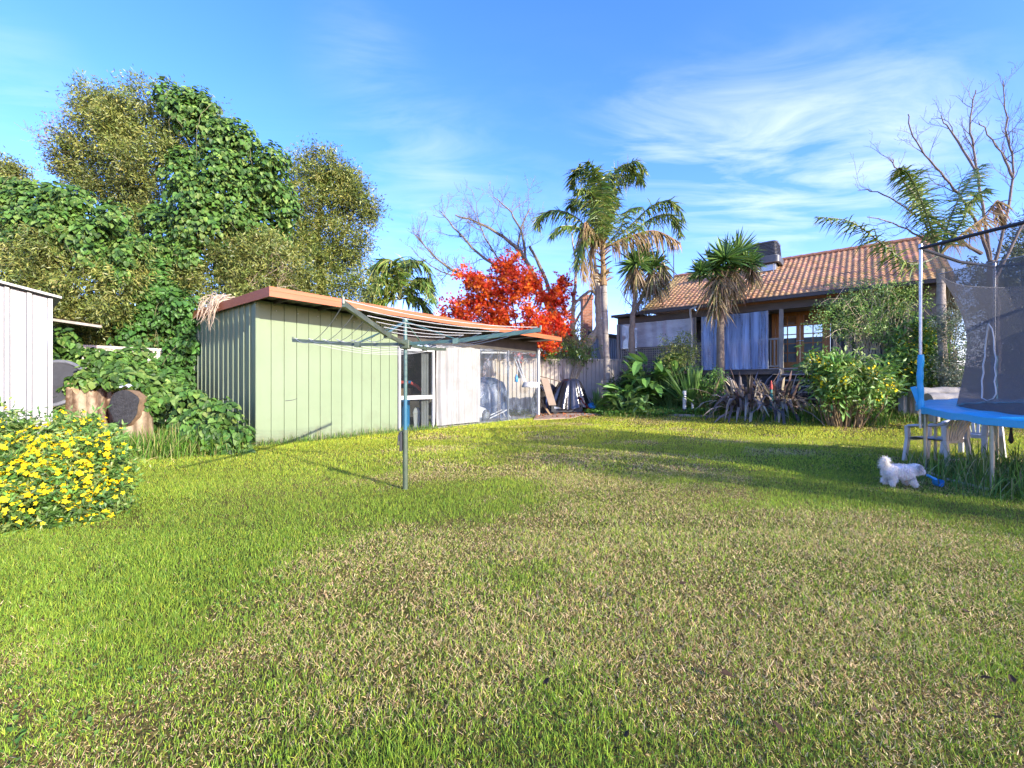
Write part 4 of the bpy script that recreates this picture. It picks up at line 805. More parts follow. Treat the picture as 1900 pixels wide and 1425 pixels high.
# ---- red maple
def maple():
    cl = [(880,525,24,17.6),(935,505,20,17.6),(948,482,12,17.6),(895,565,34,17.4),(955,548,36,17.4),(1010,562,30,17.4),(1042,540,16,17.6),(1048,522,9,17.6),(855,588,24,17.2),(930,602,34,17.2),(1000,600,34,17.2),(880,612,24,17.2),(975,625,28,17.0),(1045,580,14,17.6),(825,590,16,17.2),(985,530,18,17.6),(925,535,22,17.5),(1030,605,18,17.3),(1015,640,18,17.2)]
    b = at(965, 690, 17.3); root = thing('red_maple', 'flaming red maple tree growing behind the end of the shed', 'tree', (b[0], b[1], gzf(b[0], b[1]))); o = np.array(root.location)
    g = G()
    for pts in ([(965,700,17.3),(965,640,17.3),(955,590,17.4),(945,520,17.5)], [(962,640,17.3),(900,600,17.3),(870,560,17.4)], [(964,640,17.3),(1010,600,17.4),(1042,545,17.5)], [(960,620,17.3),(920,570,17.4),(885,525,17.5)]):
        limb(g, [at(*p) for p in pts], .07, .015, (.09,.07,.06), 6)
    g.build('trunk', M['bark'], root, smooth=True, rel=o)
    g = G(); spray_leaves(g, split(cl, 4, .5)+[(a, b, r*.7, d) for a, b, r, d in cl], 1750, 9, .15, .14, [(.50,.042,.012),(.60,.09,.012),(.66,.18,.02),(.36,.024,.012),(.52,.06,.014)], shell=.8, rad=.2, droop=.25, flat=.7, shape='palm5'); g.build('crown', M['maple'], root, rel=o)
maple()

# ---- garden bed along the verandah
def straps(name, label, base, Y, n, L, W, cols, spread, bend, cat='plant', fr=.18, mat='frond', zofs=0, lean=(0,0,0)):
    b = at(*base, Y); z = gzf(b[0], b[1]); root = thing(name, label, cat, (b[0], b[1], z)); g = G()
    a = rng.uniform(0, 6.28, n); t = np.abs(rng.normal(0, spread, n)); d = np.stack([np.sin(t)*np.cos(a), np.sin(t)*np.sin(a), np.cos(t)], 1)+np.array(lean)
    P = np.stack([fr*np.cos(a)*rng.uniform(0, 1, n), fr*np.sin(a)*rng.uniform(0, 1, n), np.zeros(n)], 1)
    Nn = np.stack([-np.cos(a)*np.cos(t), -np.sin(a)*np.cos(t), np.sin(t)], 1)+.35*rng.normal(size=(n, 3))
    g.leaves(P, d, Nn, L*rng.uniform(.6, 1.15, n), W*rng.uniform(.8, 1.2, n), mixcol(n, cols), 'strap', bend=bend*rng.uniform(.4, 1.4, n)); g.build('leaves', M[mat], root)
    return root
def bigleaf(name, label, px, Y, n, h, L, W, cols, rad):
    b = at(px, 745, Y); z = gzf(b[0], b[1]); root = thing(name, label, 'plant', (b[0], b[1], z)); g = G(); s = G()
    for k in range(n):
        a = random.uniform(0, 6.28); q = rad*math.sqrt(random.random()); hh = h*random.uniform(.25, 1.0); e = np.array([q*math.cos(a), q*math.sin(a), hh]); s.tube([(e[0]*.4, e[1]*.4, 0), (e[0]*.8, e[1]*.8, hh*.6), e], [.012,.01,.006], 5, (.10,.19,.05))
        d = unit(np.array([math.cos(a)*.8, math.sin(a)*.8, random.uniform(-.1, .9)])+.2*rng.normal(size=3)); nn = unit(np.array([-math.cos(a)*.4, -math.sin(a)*.4, 1.])+.25*rng.normal(size=3)); l = L*random.uniform(.6, 1.15)
        g.leaves(e[None], d[None], nn[None], [l], [W*l/L], mixcol(1, cols), 'strap', bend=[random.uniform(.1, .6)])
    g.build('leaves', M['vine'], root); s.build('stalk', M['bark'], root, smooth=True)
CN = [(.12,.26,.05),(.17,.34,.065),(.085,.18,.04),(.23,.37,.11)]
bigleaf('broad_leaf_plant', 'broad leaved canna clump nearest the palm trunk, at the edge of the bed', 1165, 15.0, 70, .85, .70, .26, CN, .6)
bigleaf('broad_leaf_plant', 'tallest broad leaved clump under the hazy verandah blind', 1205, 15.5, 90, 1.75, .75, .27, CN, .75)
bigleaf('broad_leaf_plant', 'pale green broad leaved rosette low in front of the dark foliage', 1192, 14.6, 20, .45, .50, .15, [(.17,.29,.11),(.22,.34,.15)], .22)
bigleaf('broad_leaf_plant', 'leafy clump between the canna plants and the white downpipe', 1250, 14.9, 70, 1.35, .6, .18, CN, .6)
straps('strap_leaf_plant', 'upright dark strap leaved plant by the white plastic pipe', (1285,748), 14.3, 120, 1.9, .09, [(.08,.17,.035),(.12,.23,.05),(.17,.27,.08)], .42, .25)
straps('strap_leaf_plant', 'loose strap leaved plant under the trunk of the round cabbage tree', (1312,748), 14.0, 90, 1.5, .075, [(.08,.16,.035),(.15,.2,.07),(.26,.24,.11)], .55, .5)
FX = [(.17,.12,.10),(.26,.21,.17),(.34,.30,.27),(.43,.36,.23),(.10,.08,.065)]
straps('flax_plant', 'drooping bronze flax clump below the clear verandah blind', (1385,748), 13.3, 340, 2.2, .08, FX, .5, .85, fr=.5)
straps('flax_plant', 'tattered bronze flax clump at the foot of the verandah steps', (1443,748), 12.9, 260, 2.0, .08, FX, .45, .9, fr=.4)
straps('green_tuft', 'grassy green tuft between the bronze flax clump and the steps', (1428,752), 12.9, 70, .75, .035, [(.09,.2,.03),(.13,.26,.05)], .5, .6)
straps('leafy_stalk_plant', 'upright leafy plant at the foot of the beige fence by the palm trunk', (1108,748), 16.0, 60, .95, .06, [(.10,.2,.05),(.15,.26,.07)], .55, .3)
def shrub(name, label, clumps, n, per, L, W, cols, shape='oval', stems=14, **kw):
    c = np.array([at(a, b, d) for a, b, r, d in clumps]).mean(0); z = gzf(c[0], c[1]); root = thing(name, label, 'shrub', (c[0], c[1], z)); o = np.array(root.location)
    g = G(); spray_leaves(g, clumps, n, per, L, W, cols, shape=shape, **kw); g.build('foliage', M['leaf'], root, rel=o); g = G()
    for k in range(stems):
        a, b, r, d = random.choice(clumps); e = at(a, b, d); q = np.array([c[0]+random.uniform(-.2, .2), c[1]+random.uniform(-.1, .1), z]); m = (q+e)/2+np.array([random.uniform(-.1, .1), 0, .15]); limb(g, [q, m, e], .02, .006, (.33,.26,.17), 5)
    g.build('stem', M['bark'], root, smooth=True, rel=o); return root
shrub('feathery_shrub', 'feathery yellow green shrub in front of the hazy verandah blind', [(1255,650,22,15.2),(1240,670,20,15.2),(1270,640,18,15.2),(1262,672,24,15.0),(1235,640,10,15.2),(1285,665,10,15.2)], 260, 12, .10, .025, [(.26,.31,.06),(.33,.36,.09),(.19,.25,.05)], 'thin', rad=.18, shell=.9)
shrub('bright_herb', 'small bright green herb at the base of the round headed cabbage tree', [(1322,715,15,13.8),(1330,700,12,13.8),(1318,735,14,13.7),(1335,728,12,13.7)], 160, 9, .07, .03, [(.12,.26,.04),(.17,.32,.06)], rad=.1)
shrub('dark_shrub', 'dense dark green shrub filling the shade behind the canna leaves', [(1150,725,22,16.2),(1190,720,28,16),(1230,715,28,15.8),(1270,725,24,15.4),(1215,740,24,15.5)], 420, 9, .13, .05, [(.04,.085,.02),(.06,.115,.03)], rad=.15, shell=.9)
def climber():
    cl = [(1560,572,36,12.3),(1605,552,36,12.2),(1650,590,34,12.1),(1600,600,40,12.1),(1542,600,26,12.2),(1520,585,16,12.2),(1660,560,26,12.2),(1680,545,20,12.0),(1630,620,26,12.0),(1570,620,20,12.1),(1700,560,18,11.9),(1508,600,9,12.2),(1640,545,22,12.3)]
    root = shrub('climbing_shrub', 'tangled light green climbing shrub with arching canes in front of the timber doors', cl, 680, 12, .072, .028, [(.18,.31,.06),(.25,.38,.09),(.11,.21,.04),(.33,.40,.13)], rad=.15, shell=.95, stems=6)
    o = np.array(root.location); g = G()
    for k in range(46):
        x0 = random.uniform(1595, 1665); x1 = x0+random.uniform(-100, 70); y1 = random.uniform(560, 650)
        P = [at(x0+random.uniform(-8, 8), 735, 12.0), at(x0, 680, 12.0), at((x0+x1)/2, min(y1, 640)-random.uniform(0, 40), 11.95), at(x1, y1, 11.9+random.uniform(-.2, .3))]; limb(g, P, .013, .005, (.46,.38,.24), 5)
    g.build('cane', M['bark'], root, smooth=True, rel=o)
climber()
shrub('silver_shrub', 'grey green shrub against the dark wall behind the trampoline pole', [(1762,610,24,10.8),(1775,650,28,10.7),(1755,690,24,10.7),(1785,700,24,10.6),(1745,605,18,10.9),(1778,580,20,10.9),(1765,722,20,10.6)], 750, 10, .06, .022, [(.15,.19,.13),(.10,.14,.08),(.22,.25,.17)], rad=.12, shell=.9)
leafy_tree('evergreen_tree', 'dense grey green tree filling the view behind the black trampoline net', [(1835,545,45,12.9),(1880,520,50,13.0),(1925,560,60,13.1),(1845,610,48,12.9),(1895,630,60,12.9),(1950,640,60,13.0),(1850,680,45,12.7),(1910,700,50,12.7),(1830,705,26,12.6),(1985,570,60,13.2),(1990,690,60,13.0)],
           3200, 11, .12, .04, [(.12,.15,.06),(.08,.11,.04),(.18,.20,.09)], [([(1890,740,13.2),(1890,640,13.2),(1880,540,13.2)], .14, .05)], rad=.18, shape='oval')
leafy_tree('far_tree', 'olive green treetop beyond the tall bare tree at the photo edge', [(1895,430,22,17),(1905,470,30,17),(1950,440,40,17),(1890,490,26,17)], 500, 10, .14, .04, OL, [([(1940,740,17),(1940,600,17),(1920,470,17)], .2, .05)], rad=.3)
shrub('yellowing_shrub', 'distant yellow green shrub by the end of the tiled roof', [(1205,565,14,22),(1196,585,16,22),(1190,610,18,22),(1218,545,9,22)], 220, 8, .14, .05, [(.22,.24,.07),(.30,.28,.10)], rad=.3)
shrub('fence_shrub', 'ferny green shrub leaning over the top of the beige fence', [(1020,655,14,17.6),(1045,652,14,17.6),(1070,655,13,17.5),(1095,655,9,17.4),(1010,640,10,17.8),(1080,664,8,17.2)], 260, 9, .14, .035, [(.12,.22,.04),(.18,.28,.05),(.08,.14,.03)], 'thin', rad=.2)
shrub('yellow_leaf_shrub', 'shrub of yellow and pink leaves at the foot of the bare tree trunks', [(1045,630,12,18.2),(1065,625,14,18.2),(1030,618,9,18.3),(1075,640,9,18)], 120, 8, .17, .05, [(.42,.38,.10),(.5,.30,.12),(.22,.26,.06)], rad=.25)
def groundcover():
    n = 26000; x = rng.uniform(2.6, 9.5, n); u0 = rng.uniform(0, 1, n); a = np.array([3.4,14.7]); b = ho(-.2,-2.0); t = (x-a[0])/(b[0]-a[0]); y = a[1]+(b[1]-a[1])*t+u0*1.3+.05*np.sin(x*5)
    k = x < b[0]+.3; x, y = x[k], y[k]; n = len(x); g = G(); h = .06+.16*vnoise(np.stack([x, y], 1), .3, 6)*rng.uniform(.3, 1, n)
    d = unit(rng.normal(size=(n, 3))*np.array([1,1,.4])); g.leaves(np.stack([x, y, gz(x, y)+h], 1), d, unit(np.array([0,-.3,1.])+.5*rng.normal(size=(n, 3))), .085, .07, mixcol(n, [(.11,.25,.035),(.15,.30,.05),(.07,.17,.03)]), 'heart')
    tag(g.build('ground_cover', M['vine']), kind='stuff')
groundcover()
def edging():
    g = G(); pts = [(2.0,15.3),(3.4,14.95),(5.2,13.85),(6.9,12.5)]
    for a, b in zip(pts[:-1], pts[1:]): g.bar((a[0],a[1],gzf(*a)+.02), (b[0],b[1],gzf(*b)+.02), .05, .10)
    tag(g.build('garden_edging', M['timber']), 'low timber edging strip between the lawn and the garden bed', 'edging')
edging()
# dead branch lying over the shed corner
def dead_branch():
    b = at(400, 560, 9.6); r = thing('dead_branch', 'dry tan dead branch draped over the corner of the shed roof', 'branch', b); g = G()
    for k in range(26):
        s = at(random.uniform(395, 440), random.uniform(545, 556), 9.75)+rng.normal(size=3)*.05; e = at(random.uniform(362, 402), random.uniform(575, 615), 9.2+random.uniform(-.1, .2)); m = (s+e)/2+np.array([-.05,-.05,.16])
        Q, rr = limb(g, [s-b, m-b, e-b], .010, .003, (.45,.35,.25), 4, .01); twigs(g, Q, rr, 1, .2, (.45,.36,.26), 6, .003, -.2)
    g.build('twig_tangle', M['bark'], r, smooth=True)
dead_branch()
def shade_trees():
    # a tree of the same garden just outside the photo that throws its shade over the lawn
    r = thing('garden_tree', 'open leafy tree past the trampoline whose shade crosses the lawn', 'tree', (10.5, -1.3, 0)); o = np.array(r.location); g = G()
    for e in ((0,0,3.2),(-.5,.3,4.0),(.5,-.2,4.2),(-.2,-.4,4.6)): limb(g, [np.zeros(3), np.array([e[0]*.2,e[1]*.2,1.5]), np.array(e)], .10, .03, BK)
    g.build('trunk', M['bark'], r, smooth=True); g = G(); n = 430; c = np.array([(-.3,.2,3.0),(.4,-.2,3.2),(.0,.5,3.6),(-.6,-.1,4.0),(.5,.2,4.3),(-.2,-.4,4.7),(.1,.2,5.2),(0,-.5,2.7)]); i = rng.integers(0, 8, n); P = c[i]+rdir(n)*rng.uniform(.2, .75, n)[:, None]; per = 10; P = np.repeat(P, per, 0)+rng.normal(0, .09, (n*per, 3))
    g.leaves(P, rdir(n*per), rdir(n*per), .10*rng.uniform(.6, 1.2, n*per), .05, mixcol(n*per, OL), 'oval'); g.build('crown', M['leaf'], r)
shade_trees()
# ================================================================ rotary clothesline
def hoist():
    bx, by = -1.215, 4.97; b = np.array([bx, by, 0]); r = thing('clothesline', 'green rotary clothesline standing on the lawn before the green shed', 'clothesline', b)
    m = pmat('olive_enamel', (.085,.115,.075), .35, (.05,.07,.045), 6, spec=.6); m2 = pmat('teal_enamel', (.075,.155,.135), .35, (.05,.10,.09), 5, spec=.6, dirt=(.14,.17,.12), dscale=6); wm = pmat('line_wire', (.50,.50,.47), .5)
    g = G(); g.tube([(0,0,-.1),(0,0,.66)], .029, 14); g.tube([(0,0,.64),(0,0,.68)], .033, 14); g.build('ground_sleeve', m, r, smooth=True)
    g = G(); g.tube([(0,0,.66),(.001,0,1.02)], .0225, 12); g.build('mast_sleeve', pmat('blue_enamel', (.03,.13,.20), .3, (.025,.11,.16), 5, spec=.6), r, smooth=True); g = G(); g.tube([(0,0,1.0),(.003,0,1.3),(.0,0,1.93)], .021, 12); g.lathe([(.03,1.90),(.033,1.92),(.03,1.945),(.0,1.95)], n=12); g.build('mast', m2, r, smooth=True)
    g = G(); g.box((-.055,-.05,.44),(-.03,.03,.66)); g.tube([(-.045,-.05,.63),(-.045,-.12,.63),(-.05,-.13,.52)], .008, 6); g.box((-.075,-.02,.55),(-.05,.02,.64)); g.build('winding_handle', M['dark'], r, bevel=.004)
    g = G(); g.box((-.055,-.055,1.60),(.055,.055,1.70)); g.tube([(-.07,-.03,1.66),(.07,.03,1.66)], .03, 8); g.build('hub', m, r, bevel=.008)
    tips = [np.array([-2.76,5.5,1.75])-b, np.array([-1.155,2.99,1.75])-b, np.array([.29,4.43,1.75])-b, np.array([-1.06,6.95,1.75])-b]
    for i, t in enumerate(tips):
        h = np.array([0,0,1.655]); k = h+(t-h)*.40; k[2] -= .025; g = G(); g.bar(h, k, .03, .035); g.bar(k, t, .026, .042); g.box(tuple(k-.03), tuple(k+.03)); g.tube([t-np.array([0,0,.0]), t+np.array([0,0,.045])], .012, 6)
        a = g.build('arm', m if i != 2 else m2, r)
        g = G(); g.tube([(0,0,1.91), k+np.array([0,0,.02])], .010, 6); g.build('strut', m2, r, smooth=True)
    for f in (.32,.46,.59,.72,.85,.98):
        g = G()
        for i in range(4):
            h = np.array([0,0,1.655]); a = h+(tips[i]-h)*f; e = h+(tips[(i+1)%4]-h)*f; t = np.linspace(0, 1, 13)[:, None]; P = a*(1-t)+e*t; P[:, 2] += .03-(.16 if i in (0,3) else .05)*f*4*(t[:, 0]*(1-t[:, 0])); g.tube(P, .0032, 4)
        g.build('line', wm, r, smooth=True)
hoist()

# ================================================================ trampoline
def trampoline():
    C = np.array([7.2, 5.0, 0]); r = thing('trampoline', 'large round trampoline with bright blue edge padding and a black safety net', 'trampoline', C)
    blue = pmat('blue_vinyl', (.018,.37,.62), .32, (.014,.33,.56), 3, bump=.35, bscale=9, spec=.5, dirt=(.10,.36,.58), dscale=2.5); black = pmat('black_mat', (.022,.022,.026), .6, (.015,.015,.018), 30); zinc = pmat('aged_zinc', (.42,.42,.34), .38, (.30,.31,.24), 6, metal=.55)
    th = np.linspace(0, 2*np.pi, 145)
    def ring(rad, z, wob=0): 
        w = wob*(np.sin(th*23)+.6*np.sin(th*37+1)); return np.stack([(rad)*np.cos(th), (rad)*np.sin(th), z+w], 1)
    g = G(); g.grid(np.stack([ring(1.46,.835,.006), ring(1.55,.865,.004), ring(1.70,.872,.006), ring(1.86,.855,.007), ring(1.895,.835,.004), ring(1.895,.755,.008), ring(1.88,.75,.008), ring(1.86,.80), ring(1.5,.815)])); g.build('edge_pad', blue, r, smooth=True, sharp=50)
    g = G(); g.grid(np.stack([ring(.01,.79), ring(.8,.80), ring(1.3,.82), ring(1.47,.828)])); g.build('jumping_mat', black, r, smooth=True)
    g = G(); g.tube(np.stack([1.85*np.cos(th), 1.85*np.sin(th), 0*th+.79], 1), .022, 8); g.build('frame_ring', zinc, r, smooth=True)
    legs = []; poles = []
    for u in range(5):
        for k, a in enumerate((150.6-72*u, 184-72*u)):
            a = R(a); p = np.array([1.845*math.cos(a), 1.845*math.sin(a)]); g = G(); g.tube([(*p,.78),(*p,.46)], .024, 10); g.tube([(*p,.47),(*p,.03)], .020, 10); q = np.array([1.845*math.cos(R(167.3-72*u)), 1.845*math.sin(R(167.3-72*u))])
            g.tube([(*p,.10),(*p,.035),(*(p+(q-p)*.06),.012),(*(p+(q-p)*1.0),.012)], .020, 10); g.build('leg', zinc, r, smooth=True)
            if k == 0: poles.append((a, p))
    for a, p in poles:
        d = p/np.linalg.norm(p); lean = .0; g = G(); e = p+d*.05
        g.tube([(*e,.55),(*e,1.5),(*(e+d*.0),3.05)], .019, 12); g.lathe([(.024,3.04),(.026,3.07),(.02,3.10),(0,3.105)], c=(*e,0), n=10); po = g.build('net_pole', M['steel'], r, smooth=True)
        g = G(); z = np.linspace(.80, 1.56, 18); g.tube(np.stack([0*z+e[0]+.006*np.sin(z*9), 0*z+e[1], z], 1), .036+.004*np.sin(z*31), 12); s = np.cross([d[0], d[1], 0], [0,0,1.])
        g.faces([(*(e-s[:2]*-.0),.84), (*(e+s[:2]*.0+d*.03),.84), (*(e+d*.11-s[:2]*.02),1.10), (*(e+d*.05-s[:2]*.02),1.12)], [(0,1,2,3)]); g.build('foam_sleeve', blue, po, smooth=True)
        g = G(); g.tube([(*(p+d*.0),.62),(*(e+d*.015),.62)], .012, 8); g.tube([(*p,.78),(*(e+d*.02),.78)], .012, 8); g.build('clamp', zinc, po)
    pa = np.sort(np.array([(a % (2*np.pi)) for a, _ in poles])); Rp = 1.90
    def rpoly(t):
        t = np.asarray(t) % (2*np.pi); w = R(72); o = (t-pa[0]) % w; return Rp*math.cos(w/2)/np.cos(o-w/2)
    tt = np.unique(np.concatenate([np.linspace(0, 2*np.pi, 181), pa, pa+.02, pa-.02])); 
    def net(z0, z1, n):
        zs = np.linspace(z0, z1, n); X = []
        for z in zs:
            t = (z-.84)/2.2; base = 1.48-.10*math.sin(math.pi*min(t/.85, 1)); s = np.clip((t-.42)/.58, 0, 1); pk = np.minimum(np.abs(((tt[:, None]-pa[None]+math.pi) % (2*math.pi))-math.pi).min(1)/R(36), 1)
            s2 = s**(1.6+2.2*0)*(1-.0*pk); rad = base+(rpoly(tt)-base)*s2; zz = z-.05*pk*s
            X.append(np.stack([rad*np.cos(tt), rad*np.sin(tt), np.broadcast_to(zz, tt.shape)+.0], 1))
        return np.array(X)
    nm = sheetmat('net_mesh', .42, (.62,.62,.64), .8, (.25,.25,.25), wscale=60, bump=1.0, wstretch=(1,1,2.2)); nm2 = sheetmat('net_mesh_top', .72, (.8,.8,.8), .8, (.10,.10,.09), wscale=50, bump=.6)
    X = net(.835, 2.66, 26); g = G(); g.grid(X); o1 = g.build('safety_net', nm, r, smooth=True, sharp=80)
    X2 = net(2.66, 3.04, 6); g = G(); g.grid(X2); g.build('upper_net', nm2, r, smooth=True, sharp=80)
    g = G(); g.tube(X2[0], .006, 5); g.build('net_seam', pmat('grey_tape', (.3,.3,.3), .6), r, smooth=True)
    g = G(); P = X2[-1]; g.tube(P, .022, 8); g.build('top_rail', black, r, smooth=True)
    # zip opening with white binding, on the near side of the net
    def onnet(px, py):
        d = np.array([(px-CX)/F, 1.]); rad = 1.40; a = d@d; bq = -2*(d@C[:2]); cq = C[:2]@C[:2]-rad*rad; disc = max(0, bq*bq-4*a*cq); Y = (-bq-math.sqrt(disc))/(2*a); p = at(px, py, Y)-C; q = p[:2]/np.linalg.norm(p[:2]); z = p[2]; t = (z-.84)/2.2
        rr_ = 1.48-.10*math.sin(math.pi*min(max(t, 0)/.85, 1))+.012+max(0, (t-.42)/.58)**1.6*.08; return np.array([*(q*rr_), max(z, .86)])
    g = G(); L1 = [onnet(1834+s, y) for s, y in zip((0,-3,-6,-7,-6,-8,-5,-6,-3,-1,0), (602,615,635,650,665,680,695,710,722,733,742))]; L2 = [onnet(1834+s, y) for s, y in zip((0,6,9,10,15,14,18,17,21,24,20,10,0), (602,612,630,650,668,684,698,710,720,732,742,746,742))]
    g.tube(L1, .009, 6, flat=.5); g.tube(L2, .009, 6, flat=.5); g.build('zip_binding', M['white'], r, smooth=True)
    g = G(); a = R(200); p = np.array([1.3*math.cos(a), 1.3*math.sin(a), .45]); p = at(1876, 822, 5.2)-C; g.lathe([(.004,.30),(.012,.12),(.025,.02),(.012,-.01),(.0,-.02)], c=p, n=8); g.tube([p+np.array([0,0,.1]), p+np.array([0,0,.25])], .004, 5); g.build('strap_end', black, r)
    def lift(o):                                   # the trampoline sits on ground that rises away, so its bed slopes up towards the back
        for ch in o.children: lift(ch)
        if o.type == 'MESH':
            me = o.data; n = len(me.vertices); V = np.empty(n*3, np.float32); me.vertices.foreach_get('co', V); V = V.reshape(-1, 3); z = V[:, 2]
            V[:, 2] += .060*V[:, 1]*np.clip(z/.6, 0, 1)*np.clip((2.9-z)/1.9, 0, 1); me.vertices.foreach_set('co', V.ravel()); me.update()
    lift(r)
trampoline()

# ================================================================ white plastic chairs
M['plastic'] = pmat('white_plastic', (.60,.60,.58), .42, (.50,.50,.48), 4, dirt=(.38,.38,.34), dscale=5)
def chair(label, x, y, ang):
    c = thing('plastic_chair', label, 'chair', (x, y, gzf(x, y)), ang, 'white plastic garden chairs'); c.scale = (.92,.92,.93); m = M['plastic']
    g = G(); xs = np.linspace(-.24, .24, 9); ys = np.linspace(-.22, .25, 9); X, Y = np.meshgrid(xs, ys); W = X*(1+.12*(Y/.25)); Z = .41-.02*(1-(X/.24)**2)+.015*np.clip(Y/.25, 0, 1)-.03*(Y > .24); T = np.stack([W, Y, Z], -1); g.grid(T); B = T.copy(); B[..., 2] -= .02; g.grid(B[::-1]); g.bar((-.26,.25,.385),(.26,.25,.385),.012,.06); g.bar((-.235,-.22,.385),(.235,-.22,.385),.012,.06); g.build('seat', m, c, smooth=True)
    g = G(); 
    for k in range(6):
        u = (k-2.5)/2.5; P = [(u*.14,-.225,.40),(u*.18,-.26,.56),(u*.20,-.30,.72)]; g.bar(P[0], P[1], .044, .012, up=(0,1,0)); g.bar(P[1], P[2], .042, .012, up=(0,1,0))
    top = [(-.25,-.24,.60),(-.24,-.28,.70),(-.16,-.305,.765),(0,-.315,.785),(.16,-.305,.765),(.24,-.28,.70),(.25,-.24,.60)]; g.tube(top, .034, 8, flat=.6); g.build('backrest', m, c, smooth=True, sharp=60)
    for s in (-1, 1):
        g = G(); g.tube([(s*.245,-.27,.69),(s*.275,-.20,.645),(s*.29,-.05,.625),(s*.295,.12,.615),(s*.29,.25,.60),(s*.283,.285,.55)], [.030,.034,.038,.040,.038,.03], 8, flat=.55); g.build('armrest', m, c, smooth=True)
        for yy, zt in ((.27, .60), (-.24, .60)):
            g = G(); x0 = s*(.285 if yy > 0 else .25); P = [(x0,yy,zt),(s*.27,yy,.40),(s*(.285),yy+.02*np.sign(yy)*2,.0)]
            for a, b, w0 in ((P[0], P[1], .075), (P[1], P[2], .072)): g.bar(a, b, w0, .05, up=(0,1,0))
            g.build('leg', m, c, bevel=.008)
chair('white plastic garden chair half hidden behind the front trampoline pole, nearest the dog', 6.46, 6.62, R(18))
chair('white plastic garden chair turned sideways under the far rim of the trampoline', 7.62, 7.22, R(110))

# ================================================================ dog and toy
def dog():
    bx, by = 4.53, 5.10; d = thing('dog', 'small fluffy white dog standing on the lawn with a toy in its mouth', 'dog', (bx, by, 0), R(-12)); d.scale = (.76,.9,.92); m = pmat('white_fur_skin', (.74,.72,.69), .9, (.66,.63,.58), 12)
    V = [(-.14,0,.205),(-.04,0,.21),(.07,0,.205),(.135,0,.21),(.185,0,.24),(.235,0,.245),(.29,0,.205),(.325,0,.178),
         (-.155,.05,.17),(-.115,.062,.115),(-.175,.062,.065),(-.15,.062,.014), (-.155,-.05,.17),(-.10,-.062,.115),(-.15,-.062,.065),(-.12,-.062,.014),
         (.11,.05,.16),(.10,.058,.11),(.125,.058,.06),(.135,.058,.014), (.12,-.05,.16),(.125,-.058,.11),(.16,-.058,.06),(.175,-.058,.014),
         (-.195,0,.245),(-.215,0,.29),(-.20,0,.335),(-.16,0,.35)]
    E = [(0,1),(1,2),(2,3),(3,4),(4,5),(5,6),(6,7),(0,8),(8,9),(9,10),(10,11),(0,12),(12,13),(13,14),(14,15),(2,16),(16,17),(17,18),(18,19),(2,20),(20,21),(21,22),(22,23),(0,24),(24,25),(25,26),(26,27)]
    rad = [.078,.078,.083,.070,.054,.068,.036,.022]+[.05,.036,.026,.026]*2+[.045,.034,.026,.027]*2+[.03,.026,.026,.02]
    me = bpy.data.meshes.new('body'); me.from_pydata(V, E, []); o = bpy.data.objects.new('body', me); COL.objects.link(o); o.parent = d; me.materials.append(m)
    sk = o.modifiers.new('skin', 'SKIN'); sk.use_smooth_shade = True
    for i, v in enumerate(me.skin_vertices[0].data): v.radius = (rad[i], rad[i]); v.use_root = (i == 0)
    su = o.modifiers.new('sub', 'SUBSURF'); su.levels = 2; su.render_levels = 2
    dg = bpy.context.evaluated_depsgraph_get(); ev = o.evaluated_get(dg).to_mesh(); n = len(ev.polygons); cen = np.empty(n*3); nor = np.empty(n*3); ar = np.empty(n); ev.polygons.foreach_get('center', cen); ev.polygons.foreach_get('normal', nor); ev.polygons.foreach_get('area', ar); cen = cen.reshape(-1, 3); nor = nor.reshape(-1, 3)
    k = rng.choice(n, 15000, p=ar/ar.sum()); P = cen[k]+.006*rng.normal(size=(15000, 3)); N_ = nor[k]; face = (P[:, 0] > .26); paw = P[:, 2] < .05
    D = unit(N_*.42+np.array([-.40,0,-.55])+.28*rng.normal(size=(15000, 3))); tail = (P[:, 0] < -.16) & (P[:, 2] > .25); D[tail] = unit(N_[tail]+.5*rng.normal(size=(tail.sum(), 3)))
    L = np.where(face, .012, np.where(paw, .010, .030)); L = np.where(tail, .06, L)*rng.uniform(.6, 1.3, 15000); g = G()
    g.leaves(P, D, unit(np.cross(D, rng.normal(size=(15000, 3)))), L, .006, mixcol(15000, [(.93,.90,.84),(.88,.84,.77),(.82,.76,.67)], [.55,.3,.15], .05), 'tri', bend=.3); g.build('fur', M['petal'], d)
    for s in (-1, 1):
        g = G(); n = 260; P = np.array([.225, s*.062, .275])+.008*rng.normal(size=(n, 3)); D = unit(np.array([-.1, s*.5, -1.])+.3*rng.normal(size=(n, 3))); g.leaves(P, D, rdir(n), .07*rng.uniform(.5, 1.2, n), .009, mixcol(n, [(.74,.70,.64),(.66,.60,.52)], None, .05), 'tri', bend=.2); g.build('ear', M['petal'], d)
        g = G(); g.ball((.292, s*.032, .238), .0095, 8); g.build('eye', M['dark'], d, smooth=True)
    g = G(); g.ball((.347,0,.181), (.014,.016,.013), 8); g.build('nose', M['dark'], d, smooth=True)
    t = thing('dog_toy', 'bright blue plastic toy held in the mouth of the white dog', 'toy', (bx, by, 0), R(-12)); t.scale = (.76,.9,.92); mb = pmat('blue_plastic', (.02,.26,.58), .4, (.02,.22,.5), 8)
    g = G(); g.tube([(.325,-.05,.168),(.35,-.02,.160),(.42,0,.13),(.47,0,.105)], [.014,.018,.019,.024], 10); g.build('handle', mb, t, smooth=True)
    g = G(); a = np.linspace(-.5, math.pi+.5, 14); 
    X = np.array([[(.50+.055*math.cos(q)*.8, y, .08-.055*math.sin(q)) for q in a] for y in (-.05,-.02,.02,.05)]); g.grid(X); X2 = X.copy(); X2[..., 2] += .006; g.grid(X2[::-1]); g.build('scoop', mb, t, smooth=True)
dog()

